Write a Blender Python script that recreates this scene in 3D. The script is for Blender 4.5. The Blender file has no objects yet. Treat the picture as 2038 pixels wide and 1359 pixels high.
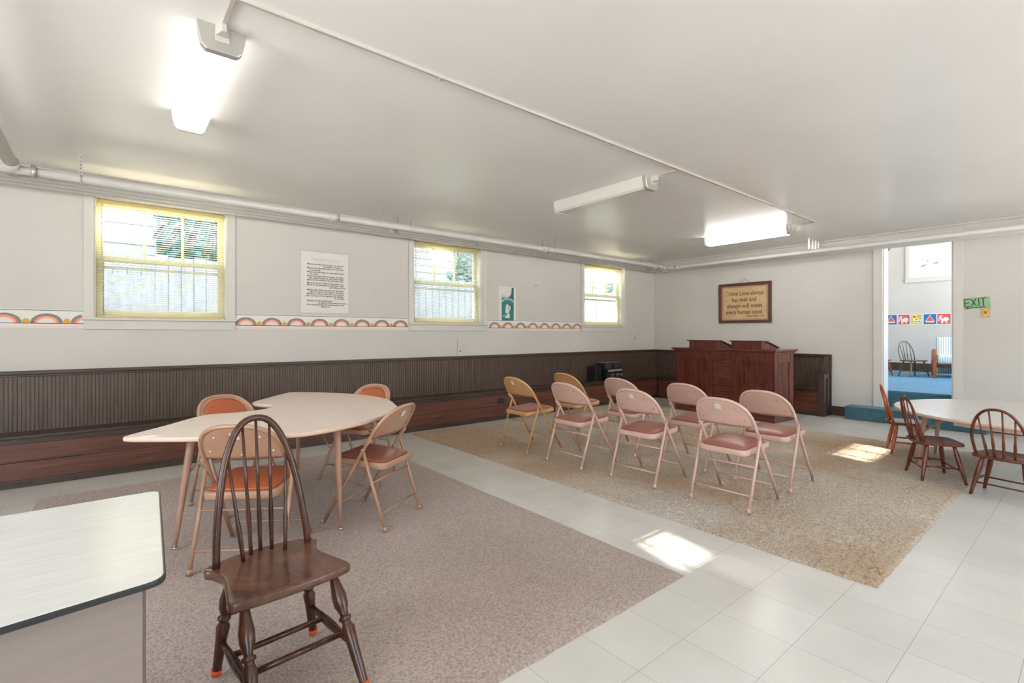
import bpy, bmesh, math, random
import numpy as np
from mathutils import Vector, Matrix

random.seed(7)
SC = bpy.context.scene
COL = SC.collection
R = math.radians
PI = math.pi

# ------------------------------------------------------------------ camera, world, sun, exposure
CAM_A = math.atan(1181 / 974.4)           # heading, measured from +X (along the window wall)
cd = bpy.data.cameras.new('camera')
cam = bpy.data.objects.new('camera', cd)
COL.objects.link(cam)
cam.location = (0, 0, 1.25)
cam.rotation_euler = (R(90), 0, CAM_A - R(90))
cd.sensor_width = 36.0
cd.lens = 974.4 / 2038 * 36.0
cd.shift_y = -15 / 2038
cd.clip_start = 0.05
SC.camera = cam

SC.view_settings.view_transform = 'Standard'
SC.view_settings.look = 'None'
SC.view_settings.gamma = 1.0
SC.view_settings.exposure = 0.74
SC.view_settings.use_curve_mapping = False

SKY = 6.5
world = bpy.data.worlds.new('sky')
SC.world = world
world.use_nodes = True
wn = world.node_tree
wn.nodes.clear()
w_out = wn.nodes.new('ShaderNodeOutputWorld')
w_bg = wn.nodes.new('ShaderNodeBackground')
w_tc = wn.nodes.new('ShaderNodeTexCoord')
w_sep = wn.nodes.new('ShaderNodeSeparateXYZ')
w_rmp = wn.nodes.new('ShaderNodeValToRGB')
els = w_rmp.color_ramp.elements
els[0].position, els[0].color = 0.10, (1.75, 1.70, 1.63, 1)        # glow added below the horizon to brighten the ceiling
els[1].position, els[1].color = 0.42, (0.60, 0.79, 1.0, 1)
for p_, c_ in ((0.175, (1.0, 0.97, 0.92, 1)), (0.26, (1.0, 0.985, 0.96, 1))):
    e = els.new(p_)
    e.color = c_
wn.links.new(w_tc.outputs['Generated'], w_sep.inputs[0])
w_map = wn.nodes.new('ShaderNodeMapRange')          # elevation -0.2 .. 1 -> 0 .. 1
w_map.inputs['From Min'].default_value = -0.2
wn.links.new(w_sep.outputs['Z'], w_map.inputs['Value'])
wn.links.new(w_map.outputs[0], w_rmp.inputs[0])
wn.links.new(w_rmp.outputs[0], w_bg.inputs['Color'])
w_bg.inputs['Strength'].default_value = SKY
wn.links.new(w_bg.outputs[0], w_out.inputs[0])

sd = bpy.data.lights.new('sun', 'SUN')
sd.energy = 55.0
sd.angle = R(0.6)
sd.color = (1.0, 0.95, 0.86)
sun = bpy.data.objects.new('sun', sd)
COL.objects.link(sun)
sun.rotation_euler = Vector((-1.1, -4.4, -2.33)).to_track_quat('-Z', 'Y').to_euler()


def portal(loc, rot, sx, sy):
    l = bpy.data.lights.new('daylight_portal', 'AREA')
    l.shape = 'RECTANGLE'
    l.size, l.size_y = sx, sy
    l.cycles.is_portal = True
    o = bpy.data.objects.new('daylight_portal', l)
    COL.objects.link(o)
    o.location = loc
    o.rotation_euler = rot


# ------------------------------------------------------------------ materials
def new_mat(name):
    m = bpy.data.materials.new(name)
    m.use_nodes = True
    nt = m.node_tree
    return m, nt, nt.nodes['Principled BSDF']


def lin(r, g, b):
    f = lambda c: ((c / 255 + 0.055) / 1.055) ** 2.4 if c > 10 else c / 255 / 12.92
    return (f(r), f(g), f(b))


def mat(name, col, rough=0.5, metal=0.0, var=0.0, scale=8.0, stretch=(1, 1, 1), bump=0.0, bscale=None, spec=0.5,
        col2=None, coat=0.0, detail=4.0, emit=None):
    """Principled with a noise-driven colour variation and bump, in object coordinates."""
    m, nt, b = new_mat(name)
    b.inputs['Base Color'].default_value = (*col, 1)
    b.inputs['Roughness'].default_value = rough
    b.inputs['Metallic'].default_value = metal
    b.inputs['Specular IOR Level'].default_value = spec
    b.inputs['Coat Weight'].default_value = coat
    tc = nt.nodes.new('ShaderNodeTexCoord')
    mp = nt.nodes.new('ShaderNodeMapping')
    mp.inputs['Scale'].default_value = stretch
    nt.links.new(tc.outputs['Object'], mp.inputs[0])
    n = nt.nodes.new('ShaderNodeTexNoise')
    n.inputs['Scale'].default_value = scale
    n.inputs['Detail'].default_value = detail
    nt.links.new(mp.outputs[0], n.inputs['Vector'])
    if var or col2:
        r = nt.nodes.new('ShaderNodeValToRGB')
        r.color_ramp.elements[0].position = 0.3
        r.color_ramp.elements[1].position = 0.7
        c2 = col2 if col2 else tuple(min(1, c * (1 + var)) for c in col)
        c1 = col if col2 else tuple(c * (1 - var) for c in col)
        r.color_ramp.elements[0].color = (*c1, 1)
        r.color_ramp.elements[1].color = (*c2, 1)
        nt.links.new(n.outputs['Fac'], r.inputs[0])
        nt.links.new(r.outputs[0], b.inputs['Base Color'])
    if bump:
        n2 = n
        if bscale:
            n2 = nt.nodes.new('ShaderNodeTexNoise')
            n2.inputs['Scale'].default_value = bscale
            n2.inputs['Detail'].default_value = 3
            nt.links.new(mp.outputs[0], n2.inputs['Vector'])
        bp = nt.nodes.new('ShaderNodeBump')
        bp.inputs['Strength'].default_value = bump
        bp.inputs['Distance'].default_value = 0.01
        nt.links.new(n2.outputs['Fac'], bp.inputs['Height'])
        nt.links.new(bp.outputs[0], b.inputs['Normal'])
    if emit:
        b.inputs['Emission Color'].default_value = (*emit[:3], 1)
        b.inputs['Emission Strength'].default_value = emit[3]
    return m


def floor_mat():
    m, nt, b = new_mat('vinyl_floor_tile')
    tc = nt.nodes.new('ShaderNodeTexCoord')
    mp = nt.nodes.new('ShaderNodeMapping')
    # 0.301 m tiles; joints at Y = 0.5 + k and X = 2.42 + k
    mp.inputs['Scale'].default_value = (1 / 0.301, 1 / 0.301, 1)
    mp.inputs['Location'].default_value = (-2.42 / 0.301 + 20, -0.5 / 0.301 + 30, 0)
    nt.links.new(tc.outputs['Object'], mp.inputs[0])
    br = nt.nodes.new('ShaderNodeTexBrick')
    br.offset = 0.0
    br.inputs['Scale'].default_value = 1.0
    br.inputs['Brick Width'].default_value = 1.0
    br.inputs['Row Height'].default_value = 1.0
    br.inputs['Mortar Size'].default_value = 0.0035
    br.inputs['Mortar Smooth'].default_value = 0.2
    br.inputs['Color1'].default_value = (0.700, 0.675, 0.625, 1)
    br.inputs['Color2'].default_value = (0.665, 0.642, 0.595, 1)
    br.inputs['Mortar'].default_value = (0.36, 0.34, 0.31, 1)
    nt.links.new(mp.outputs[0], br.inputs['Vector'])
    n = nt.nodes.new('ShaderNodeTexNoise')
    n.inputs['Scale'].default_value = 3.0
    n.inputs['Detail'].default_value = 6
    nt.links.new(tc.outputs['Object'], n.inputs['Vector'])
    mx = nt.nodes.new('ShaderNodeMix')
    mx.data_type = 'RGBA'
    mx.blend_type = 'MULTIPLY'
    mx.inputs['Factor'].default_value = 1.0
    nr = nt.nodes.new('ShaderNodeValToRGB')
    nr.color_ramp.elements[0].position = 0.25
    nr.color_ramp.elements[1].position = 0.75
    nr.color_ramp.elements[0].color = (0.90, 0.895, 0.885, 1)
    nr.color_ramp.elements[1].color = (1, 1, 1, 1)
    nt.links.new(n.outputs['Fac'], nr.inputs[0])
    nt.links.new(br.outputs['Color'], mx.inputs['A'])
    nt.links.new(nr.outputs[0], mx.inputs['B'])
    nt.links.new(mx.outputs['Result'], b.inputs['Base Color'])
    rr = nt.nodes.new('ShaderNodeMapRange')
    rr.inputs['To Min'].default_value = 0.16
    rr.inputs['To Max'].default_value = 0.36
    nt.links.new(n.outputs['Fac'], rr.inputs['Value'])
    b.inputs['Roughness'].default_value = 0.26
    n2 = nt.nodes.new('ShaderNodeTexNoise')
    n2.inputs['Scale'].default_value = 2.2
    nt.links.new(tc.outputs['Object'], n2.inputs['Vector'])
    bp = nt.nodes.new('ShaderNodeBump')
    bp.inputs['Strength'].default_value = 0.12
    bp.inputs['Distance'].default_value = 0.01
    nt.links.new(n2.outputs['Fac'], bp.inputs['Height'])
    nt.links.new(bp.outputs[0], b.inputs['Normal'])
    return m


def wood(name, c1, c2, rough=0.35, scale=3.0, stretch=(14, 14, 1), bump=0.08, spec=0.5):
    """Grain stretched along one local axis (the axis with the small factor)."""
    m, nt, b = new_mat(name)
    tc = nt.nodes.new('ShaderNodeTexCoord')
    mp = nt.nodes.new('ShaderNodeMapping')
    mp.inputs['Scale'].default_value = stretch
    nt.links.new(tc.outputs['Object'], mp.inputs[0])
    n = nt.nodes.new('ShaderNodeTexNoise')
    n.inputs['Scale'].default_value = scale
    n.inputs['Detail'].default_value = 8
    n.inputs['Roughness'].default_value = 0.65
    n.inputs['Distortion'].default_value = 0.6
    nt.links.new(mp.outputs[0], n.inputs['Vector'])
    r = nt.nodes.new('ShaderNodeValToRGB')
    r.color_ramp.elements[0].position = 0.32
    r.color_ramp.elements[1].position = 0.70
    r.color_ramp.elements[0].color = (*c1, 1)
    r.color_ramp.elements[1].color = (*c2, 1)
    nt.links.new(n.outputs['Fac'], r.inputs[0])
    nt.links.new(r.outputs[0], b.inputs['Base Color'])
    b.inputs['Roughness'].default_value = rough
    b.inputs['Specular IOR Level'].default_value = spec
    bp = nt.nodes.new('ShaderNodeBump')
    bp.inputs['Strength'].default_value = bump
    bp.inputs['Distance'].default_value = 0.004
    nt.links.new(n.outputs['Fac'], bp.inputs['Height'])
    nt.links.new(bp.outputs[0], b.inputs['Normal'])
    return m


def rug_mat(name, cols, fine, patch, bump=0.6):
    m, nt, b = new_mat(name)
    tc = nt.nodes.new('ShaderNodeTexCoord')
    n = nt.nodes.new('ShaderNodeTexNoise')
    n.inputs['Scale'].default_value = fine
    n.inputs['Detail'].default_value = 3
    p = nt.nodes.new('ShaderNodeTexNoise')
    p.inputs['Scale'].default_value = patch
    p.inputs['Detail'].default_value = 3
    nt.links.new(tc.outputs['Object'], n.inputs['Vector'])
    nt.links.new(tc.outputs['Object'], p.inputs['Vector'])
    r1 = nt.nodes.new('ShaderNodeValToRGB')
    r1.color_ramp.elements[0].position = 0.35
    r1.color_ramp.elements[1].position = 0.65
    r1.color_ramp.elements[0].color = (*cols[0], 1)
    r1.color_ramp.elements[1].color = (*cols[1], 1)
    nt.links.new(p.outputs['Fac'], r1.inputs[0])
    r2 = nt.nodes.new('ShaderNodeValToRGB')
    r2.color_ramp.elements[0].position = 0.30
    r2.color_ramp.elements[1].position = 0.62
    r2.color_ramp.elements[0].color = (0.52, 0.50, 0.48, 1)
    r2.color_ramp.elements[1].color = (1.0, 1.0, 1.0, 1)
    nt.links.new(n.outputs['Fac'], r2.inputs[0])
    mx = nt.nodes.new('ShaderNodeMix')
    mx.data_type = 'RGBA'
    mx.blend_type = 'MULTIPLY'
    mx.inputs['Factor'].default_value = 0.85
    nt.links.new(r1.outputs[0], mx.inputs['A'])
    nt.links.new(r2.outputs[0], mx.inputs['B'])
    nt.links.new(mx.outputs['Result'], b.inputs['Base Color'])
    b.inputs['Roughness'].default_value = 0.95
    b.inputs['Specular IOR Level'].default_value = 0.1
    b.inputs['Sheen Weight'].default_value = 0.15
    bp = nt.nodes.new('ShaderNodeBump')
    bp.inputs['Strength'].default_value = bump
    bp.inputs['Distance'].default_value = 0.01
    nt.links.new(n.outputs['Fac'], bp.inputs['Height'])
    nt.links.new(bp.outputs[0], b.inputs['Normal'])
    return m


def glass_mat():
    m = bpy.data.materials.new('window_glass')
    m.use_nodes = True
    nt = m.node_tree
    nt.nodes.clear()
    o = nt.nodes.new('ShaderNodeOutputMaterial')
    mx = nt.nodes.new('ShaderNodeMixShader')
    t = nt.nodes.new('ShaderNodeBsdfTransparent')
    g = nt.nodes.new('ShaderNodeBsdfGlossy')
    g.inputs['Roughness'].default_value = 0.02
    mx.inputs[0].default_value = 0.02
    nt.links.new(t.outputs[0], mx.inputs[1])
    nt.links.new(g.outputs[0], mx.inputs[2])
    nt.links.new(mx.outputs[0], o.inputs[0])
    return m


def slat_mat():
    m = bpy.data.materials.new('blind_slat')
    m.use_nodes = True
    nt = m.node_tree
    b = nt.nodes['Principled BSDF']
    b.inputs['Base Color'].default_value = (0.80, 0.76, 0.61, 1)
    b.inputs['Roughness'].default_value = 0.35
    t = nt.nodes.new('ShaderNodeBsdfTranslucent')
    t.inputs['Color'].default_value = (0.80, 0.74, 0.54, 1)
    mx = nt.nodes.new('ShaderNodeMixShader')
    mx.inputs[0].default_value = 0.30
    nt.links.new(b.outputs[0], mx.inputs[1])
    nt.links.new(t.outputs[0], mx.inputs[2])
    nt.links.new(mx.outputs[0], nt.nodes['Material Output'].inputs[0])
    return m


M = {}
M['wall'] = mat('wall_paint', (0.595, 0.577, 0.545), 0.50, var=0.035, scale=1.3, bump=0.05, bscale=40)
M['ceiling'] = mat('ceiling_gloss_paint', (0.860, 0.842, 0.815), 0.28, var=0.03, scale=0.9, bump=0.10, bscale=1.6, spec=0.5)
M['trim'] = mat('trim_paint', (0.630, 0.612, 0.578), 0.40, var=0.02, scale=5, bump=0.03, bscale=30)
M['pipe'] = mat('pipe_paint', (0.560, 0.545, 0.510), 0.33, var=0.05, scale=6)
M['floor'] = floor_mat()
M['cream'] = mat('conduit_paint', (0.50, 0.47, 0.42), 0.45, var=0.03)
M['bead'] = wood('dark_stained_beadboard', (0.066, 0.040, 0.029), (0.120, 0.080, 0.060), 0.38, 2.5, (16, 16, 1.2))
M['bench_x'] = wood('red_brown_bench_plank', (0.070, 0.024, 0.015), (0.180, 0.068, 0.042), 0.40, 2.2, (1.0, 12, 16), 0.12)
M['bench_y'] = wood('red_brown_bench_plank_cross', (0.060, 0.018, 0.010), (0.170, 0.055, 0.028), 0.40, 2.2, (12, 1.0, 16), 0.12)
M['bench_dark'] = wood('dark_bench_edge', (0.030, 0.018, 0.013), (0.085, 0.050, 0.036), 0.38, 2.5, (1.2, 10, 12))
M['lectern'] = wood('mahogany_stain', (0.078, 0.016, 0.011), (0.185, 0.050, 0.032), 0.26, 2.4, (12, 12, 1.2), 0.06)
M['lectern_h'] = wood('mahogany_stain_level', (0.082, 0.017, 0.011), (0.190, 0.052, 0.034), 0.26, 2.4, (12, 1.2, 12), 0.06)
M['windsor_dark'] = wood('dark_brown_varnish', (0.030, 0.011, 0.007), (0.110, 0.036, 0.020), 0.22, 3.0, (9, 9, 1.6), 0.05)
M['windsor_seat'] = wood('worn_brown_seat', (0.070, 0.030, 0.020), (0.210, 0.092, 0.062), 0.20, 1.4, (5, 2.5, 5), 0.02)
M['windsor_red'] = wood('red_brown_varnish', (0.070, 0.014, 0.008), (0.200, 0.048, 0.022), 0.25, 3.5, (10, 10, 2), 0.05)
M['windsor_orange'] = wood('orange_brown_varnish', (0.300, 0.055, 0.020), (0.540, 0.140, 0.050), 0.25, 3.5, (10, 10, 2), 0.05)
M['windsor_olive'] = wood('olive_brown_varnish', (0.100, 0.065, 0.028), (0.200, 0.135, 0.065), 0.3, 3.5, (10, 10, 2), 0.05)
M['orange_cap'] = mat('orange_rubber', (0.65, 0.085, 0.012), 0.6, var=0.1)
M['tan'] = mat('tan_enamel', (0.560, 0.315, 0.145), 0.24, var=0.06, scale=10)
M['mauve'] = mat('mauve_beige_enamel', (0.620, 0.415, 0.350), 0.23, var=0.06, scale=10)
M['beige'] = mat('beige_brown_enamel', (0.440, 0.255, 0.165), 0.24, var=0.06, scale=10)
M['rose_vinyl'] = mat('dusty_rose_vinyl', (0.330, 0.115, 0.085), 0.33, var=0.12, scale=7, bump=0.06, bscale=60)
M['orange_vinyl'] = mat('orange_brown_vinyl', (0.430, 0.110, 0.042), 0.30, var=0.10, scale=7, bump=0.06, bscale=60)
M['brown_vinyl'] = mat('red_brown_vinyl', (0.270, 0.090, 0.055), 0.28, var=0.10, scale=7, bump=0.06, bscale=60)
M['steel'] = mat('bright_steel', (0.65, 0.65, 0.64), 0.25, 1.0)
M['sticker'] = mat('white_paper_label', (0.72, 0.68, 0.62), 0.6, var=0.05, scale=60)
M['laminate'] = mat('pinkish_beige_laminate', (0.800, 0.665, 0.575), 0.28, var=0.04, scale=14, bump=0.02)
M['laminate_edge'] = mat('pinkish_table_edge', (0.72, 0.530, 0.430), 0.35, var=0.05)
M['table_leg'] = mat('pinkish_tan_enamel', (0.470, 0.265, 0.190), 0.30, var=0.06, scale=10)
M['desk_top'] = mat('pale_woodgrain_laminate', (0.600, 0.595, 0.560), 0.20, var=0.06, scale=6, stretch=(1.2, 22, 1), bump=0.06)
M['black_edge'] = mat('black_edge_band', (0.022, 0.022, 0.024), 0.30, var=0.2)
M['desk_panel'] = mat('grey_brown_panel', (0.270, 0.215, 0.190), 0.45, var=0.05, scale=5, stretch=(1, 1, 8))
M['kid_table'] = mat('pale_grey_laminate', (0.640, 0.610, 0.570), 0.25, var=0.04, scale=8, stretch=(1, 10, 1))
M['brown_rug'] = rug_mat('brown_loop_carpet', ((0.430, 0.332, 0.285), (0.550, 0.445, 0.390)), 95, 0.7, 0.5)
M['tan_rug'] = rug_mat('tan_shag_carpet', ((0.500, 0.345, 0.210), (0.620, 0.550, 0.465)), 70, 0.75, 0.8)
M['blue_carpet'] = rug_mat('dark_teal_carpet', ((0.060, 0.150, 0.190), (0.085, 0.190, 0.240)), 90, 2.0, 0.4)
M['blue_floor'] = rug_mat('bright_blue_carpet', ((0.070, 0.240, 0.400), (0.085, 0.270, 0.440)), 60, 1.2, 0.3)
M['brown_base'] = wood('brown_baseboard_paint', (0.055, 0.028, 0.020), (0.095, 0.050, 0.036), 0.5, 3, (10, 1, 10))
M['sash'] = mat('golden_yellow_sash_paint', (0.660, 0.590, 0.370), 0.40, var=0.08, scale=6)
M['sash_white'] = mat('white_sash_paint', (0.75, 0.73, 0.67), 0.4, var=0.03)
M['slat'] = slat_mat()
M['blind_rail'] = mat('yellow_blind_rail', (0.660, 0.550, 0.240), 0.35, var=0.05)
M['cord'] = mat('pale_cord', (0.55, 0.52, 0.42), 0.7)
M['glass'] = glass_mat()
M['black'] = mat('black_plastic', (0.012, 0.012, 0.013), 0.35, var=0.2)
M['dark_grey'] = mat('dark_grey_plastic', (0.050, 0.050, 0.050), 0.4, var=0.2)
M['grey'] = mat('mid_grey_plastic', (0.25, 0.26, 0.25), 0.35, var=0.1)
M['silver'] = mat('silver_plastic', (0.50, 0.51, 0.50), 0.3, 0.4)
M['paper'] = mat('off_white_paper', (0.735, 0.715, 0.680), 0.6, var=0.03, scale=4)
M['ink'] = mat('black_ink', (0.02, 0.02, 0.025), 0.6)
M['faint_ink'] = mat('faint_grey_ink', (0.55, 0.53, 0.50), 0.6)
M['pencil'] = mat('grey_paper_edge', (0.30, 0.29, 0.27), 0.6)
M['parchment'] = mat('golden_parchment', (0.560, 0.365, 0.175), 0.5, col2=(0.66, 0.46, 0.24), scale=5)
M['pink_mat'] = mat('pinkish_mount', (0.500, 0.270, 0.170), 0.5, var=0.06)
M['gilt'] = mat('dark_gilt_lettering', (0.170, 0.085, 0.020), 0.5)
M['gold'] = mat('gold_lettering', (0.70, 0.52, 0.12), 0.4)
M['frame_wood'] = wood('brown_picture_frame', (0.070, 0.028, 0.016), (0.130, 0.055, 0.034), 0.35, 4, (6, 6, 6))
M['green_paper'] = mat('green_sign_paper', (0.280, 0.500, 0.280), 0.6, var=0.04)
M['brass'] = mat('brassy_switch_plate', (0.420, 0.240, 0.080), 0.35, 0.5, var=0.1)
M['dark_red'] = mat('dark_red_toggle', (0.09, 0.012, 0.008), 0.4)
M['chrome_grey'] = mat('grey_end_cap', (0.50, 0.49, 0.46), 0.28, 0.55, var=0.05)
M['diffuser_off'] = mat('unlit_acrylic_diffuser', (0.73, 0.71, 0.67), 0.25, var=0.01)
M['diffuser_on'] = mat('lit_acrylic_diffuser', (0.9, 0.9, 0.88), 0.3, emit=(1.0, 0.965, 0.92, 1.9))
M['diffuser_new'] = mat('bright_lit_acrylic_diffuser', (0.9, 0.9, 0.88), 0.3, emit=(1.0, 0.965, 0.92, 9.0))
M['teal'] = mat('teal_print', (0.012, 0.215, 0.185), 0.5, var=0.15, scale=18)
M['deep_teal'] = mat('deep_teal_print', (0.008, 0.130, 0.120), 0.5, var=0.2, scale=30)
M['pale_teal'] = mat('pale_teal_print', (0.42, 0.62, 0.54), 0.5, var=0.1, scale=30)
M['print_white'] = mat('white_print', (0.70, 0.72, 0.66), 0.5)
for nm, c in dict(navy=(28, 52, 92), green=(70, 140, 80), red=(226, 92, 78), orange=(240, 145, 100), peach=(246, 190, 145), sun=(226, 160, 44),
                  blue=(40, 110, 175), pink=(222, 120, 130), yellow=(228, 200, 70), white=(226, 224, 218), skyblue=(190, 215, 225), rose=(214, 84, 92),
                  greyline=(120, 110, 112)).items():
    M['p_' + nm] = mat(nm + '_print', lin(*c), 0.55, var=0.03, scale=25)
M['ticking'] = None
M['orange_wood'] = wood('orange_armrest_wood', (0.300, 0.075, 0.025), (0.450, 0.130, 0.045), 0.3, 3, (8, 8, 2))
M['fence'] = wood('weathered_fence_board', (0.140, 0.132, 0.138), (0.215, 0.205, 0.210), 0.8, 3, (8, 8, 0.8))
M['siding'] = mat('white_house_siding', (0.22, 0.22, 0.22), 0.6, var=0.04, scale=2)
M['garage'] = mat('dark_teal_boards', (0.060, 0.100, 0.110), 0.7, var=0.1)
M['brick'] = mat('brick_sun_blocker', (0.20, 0.09, 0.06), 0.8, var=0.2, scale=20)  # for the unseen blocks added to shape the sun patches
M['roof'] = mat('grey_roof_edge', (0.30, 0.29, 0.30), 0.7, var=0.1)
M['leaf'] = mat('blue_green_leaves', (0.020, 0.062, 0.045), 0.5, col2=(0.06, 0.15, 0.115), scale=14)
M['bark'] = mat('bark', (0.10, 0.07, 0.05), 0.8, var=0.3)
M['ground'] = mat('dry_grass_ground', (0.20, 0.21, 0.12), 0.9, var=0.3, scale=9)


def ticking():
    m, nt, b = new_mat('blue_and_white_ticking')
    tc = nt.nodes.new('ShaderNodeTexCoord')
    wv = nt.nodes.new('ShaderNodeTexWave')
    wv.bands_direction = 'Y'
    wv.inputs['Scale'].default_value = 9.0
    wv.inputs['Distortion'].default_value = 0.4
    wv.inputs['Detail'].default_value = 2
    nt.links.new(tc.outputs['Object'], wv.inputs['Vector'])
    r = nt.nodes.new('ShaderNodeValToRGB')
    r.color_ramp.elements[0].position = 0.25
    r.color_ramp.elements[1].position = 0.6
    r.color_ramp.elements[0].color = (0.36, 0.46, 0.50, 1)
    r.color_ramp.elements[1].color = (0.74, 0.78, 0.77, 1)
    nt.links.new(wv.outputs['Fac'], r.inputs[0])
    nt.links.new(r.outputs[0], b.inputs['Base Color'])
    b.inputs['Roughness'].default_value = 0.8
    return m


M['ticking'] = ticking()


# ------------------------------------------------------------------ mesh helpers
class MB:
    def __init__(self):
        self.v, self.f, self.mi, self.sm = [], [], [], []

    def add(self, vs, fs, mi=0, smooth=False):
        o = len(self.v)
        self.v += [tuple(p) for p in vs]
        for f in fs:
            self.f.append(tuple(i + o for i in f))
            self.mi.append(mi)
            self.sm.append(smooth)
        return self

    def box(self, x0, x1, y0, y1, z0, z1, mi=0):
        vs = [(x0, y0, z0), (x1, y0, z0), (x1, y1, z0), (x0, y1, z0), (x0, y0, z1), (x1, y0, z1), (x1, y1, z1), (x0, y1, z1)]
        fs = [(0, 3, 2, 1), (4, 5, 6, 7), (0, 1, 5, 4), (1, 2, 6, 5), (2, 3, 7, 6), (3, 0, 4, 7)]
        return self.add(vs, fs, mi)

    def tube(self, pts, rad, n=10, mi=0, closed=False, smooth=True, flat=1.0):
        pts = [Vector(p) for p in pts]
        N = len(pts)
        if not hasattr(rad, '__len__'):
            rad = [rad] * N
        tan = []
        for i in range(N):
            if closed:
                t = pts[(i + 1) % N] - pts[i - 1]
            else:
                t = pts[min(i + 1, N - 1)] - pts[max(i - 1, 0)]
            tan.append(t.normalized())
        up = Vector((0, 0, 1)) if abs(tan[0].z) < 0.9 else Vector((0, 1, 0))
        u = (up - tan[0] * up.dot(tan[0])).normalized()
        vs, fs = [], []
        for i in range(N):
            u = (u - tan[i] * u.dot(tan[i])).normalized()
            w = tan[i].cross(u)
            for k in range(n):
                a = 2 * PI * k / n
                vs.append(pts[i] + (u * math.cos(a) * flat + w * math.sin(a)) * rad[i])
        segs = N if closed else N - 1
        for i in range(segs):
            j = (i + 1) % N
            for k in range(n):
                l = (k + 1) % n
                fs.append((i * n + k, i * n + l, j * n + l, j * n + k))
        self.add(vs, fs, mi, smooth)
        if not closed:
            self.add(vs[:n], [tuple(reversed(range(n)))], mi)
            self.add(vs[-n:], [tuple(range(n))], mi)
        return self

    def lathe(self, a, b, prof, n=14, mi=0):
        """prof: list of (fraction along a-b, radius)."""
        a, b = Vector(a), Vector(b)
        return self.tube([a.lerp(b, t) for t, r in prof], [r for t, r in prof], n, mi)

    def prism(self, poly, lo, hi, axis='z', mi=0):
        """poly: 2-D outline; axis: the direction it is extruded along."""
        n = len(poly)
        P = {'z': lambda p, h: (p[0], p[1], h), 'y': lambda p, h: (p[0], h, p[1]), 'x': lambda p, h: (h, p[0], p[1])}[axis]
        vs = [P(p, lo) for p in poly] + [P(p, hi) for p in poly]
        fs = [tuple(reversed(range(n))), tuple(range(n, 2 * n))]
        for i in range(n):
            j = (i + 1) % n
            fs.append((i, j, n + j, n + i))
        return self.add(vs, fs, mi)

    def slab(self, poly, z0, z1, r=0.006, mi=0, mi_side=None, top=None, seg=3, dome=0):
        """Flat slab with a rounded edge. poly anticlockwise."""
        if mi_side is None:
            mi_side = mi
        n = len(poly)
        P = [Vector((p[0], p[1])) for p in poly]
        nor = []
        for i in range(n):
            t = (P[(i + 1) % n] - P[i - 1]).normalized()
            nor.append(Vector((t.y, -t.x)))
        rings = []
        for k in range(seg + 1):
            a = PI / 2 * k / seg
            rings.append((-(1 - math.sin(a)) * r, z0 + r - math.cos(a) * r))
        for k in range(seg + 1):
            a = PI / 2 * k / seg
            rings.append((-(1 - math.cos(a)) * r, z1 - r + math.sin(a) * r))
        vs = []
        for off, z in rings:
            for i in range(n):
                q = P[i] + nor[i] * off
                zz = z + (top(q.x, q.y) if top and z > (z0 + z1) / 2 else 0)
                vs.append((q.x, q.y, zz))
        fs = []
        for k in range(len(rings) - 1):
            for i in range(n):
                j = (i + 1) % n
                fs.append((k * n + i, k * n + j, (k + 1) * n + j, (k + 1) * n + i))
        self.add(vs, fs, mi_side, True)
        self.add(vs[:n], [tuple(reversed(range(n)))], mi)
        if top is None and not dome:
            self.add(vs[-n:], [tuple(range(n))], mi)
        else:
            c = sum(P, Vector((0, 0))) / n
            rr = [1.0, 0.93, 0.84, 0.72, 0.55, 0.3]
            if top is None:
                top = lambda x, y: 0
            vv = []
            for s in rr:
                for i in range(n):
                    q = c + (P[i] + nor[i] * (-r) - c) * s
                    vv.append((q.x, q.y, z1 + top(q.x, q.y) + dome * (1 - s ** 3.5)))
            vv.append((c.x, c.y, z1 + top(c.x, c.y) + dome))
            ff = []
            for k in range(len(rr) - 1):
                for i in range(n):
                    j = (i + 1) % n
                    ff.append((k * n + i, k * n + j, (k + 1) * n + j, (k + 1) * n + i))
            k = len(rr) - 1
            for i in range(n):
                ff.append((k * n + i, k * n + (i + 1) % n, len(vv) - 1))
            self.add(vv, ff, mi, True)
        return self

    def poly(self, pts3, mi=0):
        return self.add(pts3, [tuple(range(len(pts3)))], mi)

    def build(self, name, mats, parent=None, bevel=0, solid=0):
        me = bpy.data.meshes.new(name)
        me.from_pydata(self.v, [], self.f)
        if not isinstance(mats, (list, tuple)):
            mats = [mats]
        for m in mats:
            me.materials.append(M[m] if isinstance(m, str) else m)
        me.polygons.foreach_set('material_index', self.mi)
        me.polygons.foreach_set('use_smooth', self.sm)
        bm = bmesh.new()
        bm.from_mesh(me)
        bmesh.ops.remove_doubles(bm, verts=bm.verts, dist=1e-5)
        bmesh.ops.recalc_face_normals(bm, faces=bm.faces)
        bm.to_mesh(me)
        bm.free()
        o = bpy.data.objects.new(name, me)
        COL.objects.link(o)
        if parent:
            o.parent = parent
        if bevel:
            md = o.modifiers.new('bevel', 'BEVEL')
            md.width = bevel
            md.segments = 2
            md.limit_method = 'ANGLE'
        if solid:
            md = o.modifiers.new('solid', 'SOLIDIFY')
            md.thickness = solid
            md.offset = 0
        return o


def thing(name, label, cat, loc=(0, 0, 0), rz=0.0, group=None):
    o = bpy.data.objects.new(name, None)
    o.empty_display_size = 0.1
    COL.objects.link(o)
    o.location = loc
    o.rotation_euler = (0, 0, rz)
    tag(o, label, cat, group)
    return o


def tag(o, label, cat, group=None):
    o['label'] = label
    o['category'] = cat
    if group:
        o['group'] = group
    return o


def struct(o):
    o['kind'] = 'structure'
    return o


def dup(o, parent=None):
    c = o.copy()
    COL.objects.link(c)
    if parent:
        c.parent = parent
    for ch in list(o.children):
        dup(ch, c)
    return c


def walk(o):
    yield o
    for ch in o.children:
        yield from walk(ch)


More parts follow.
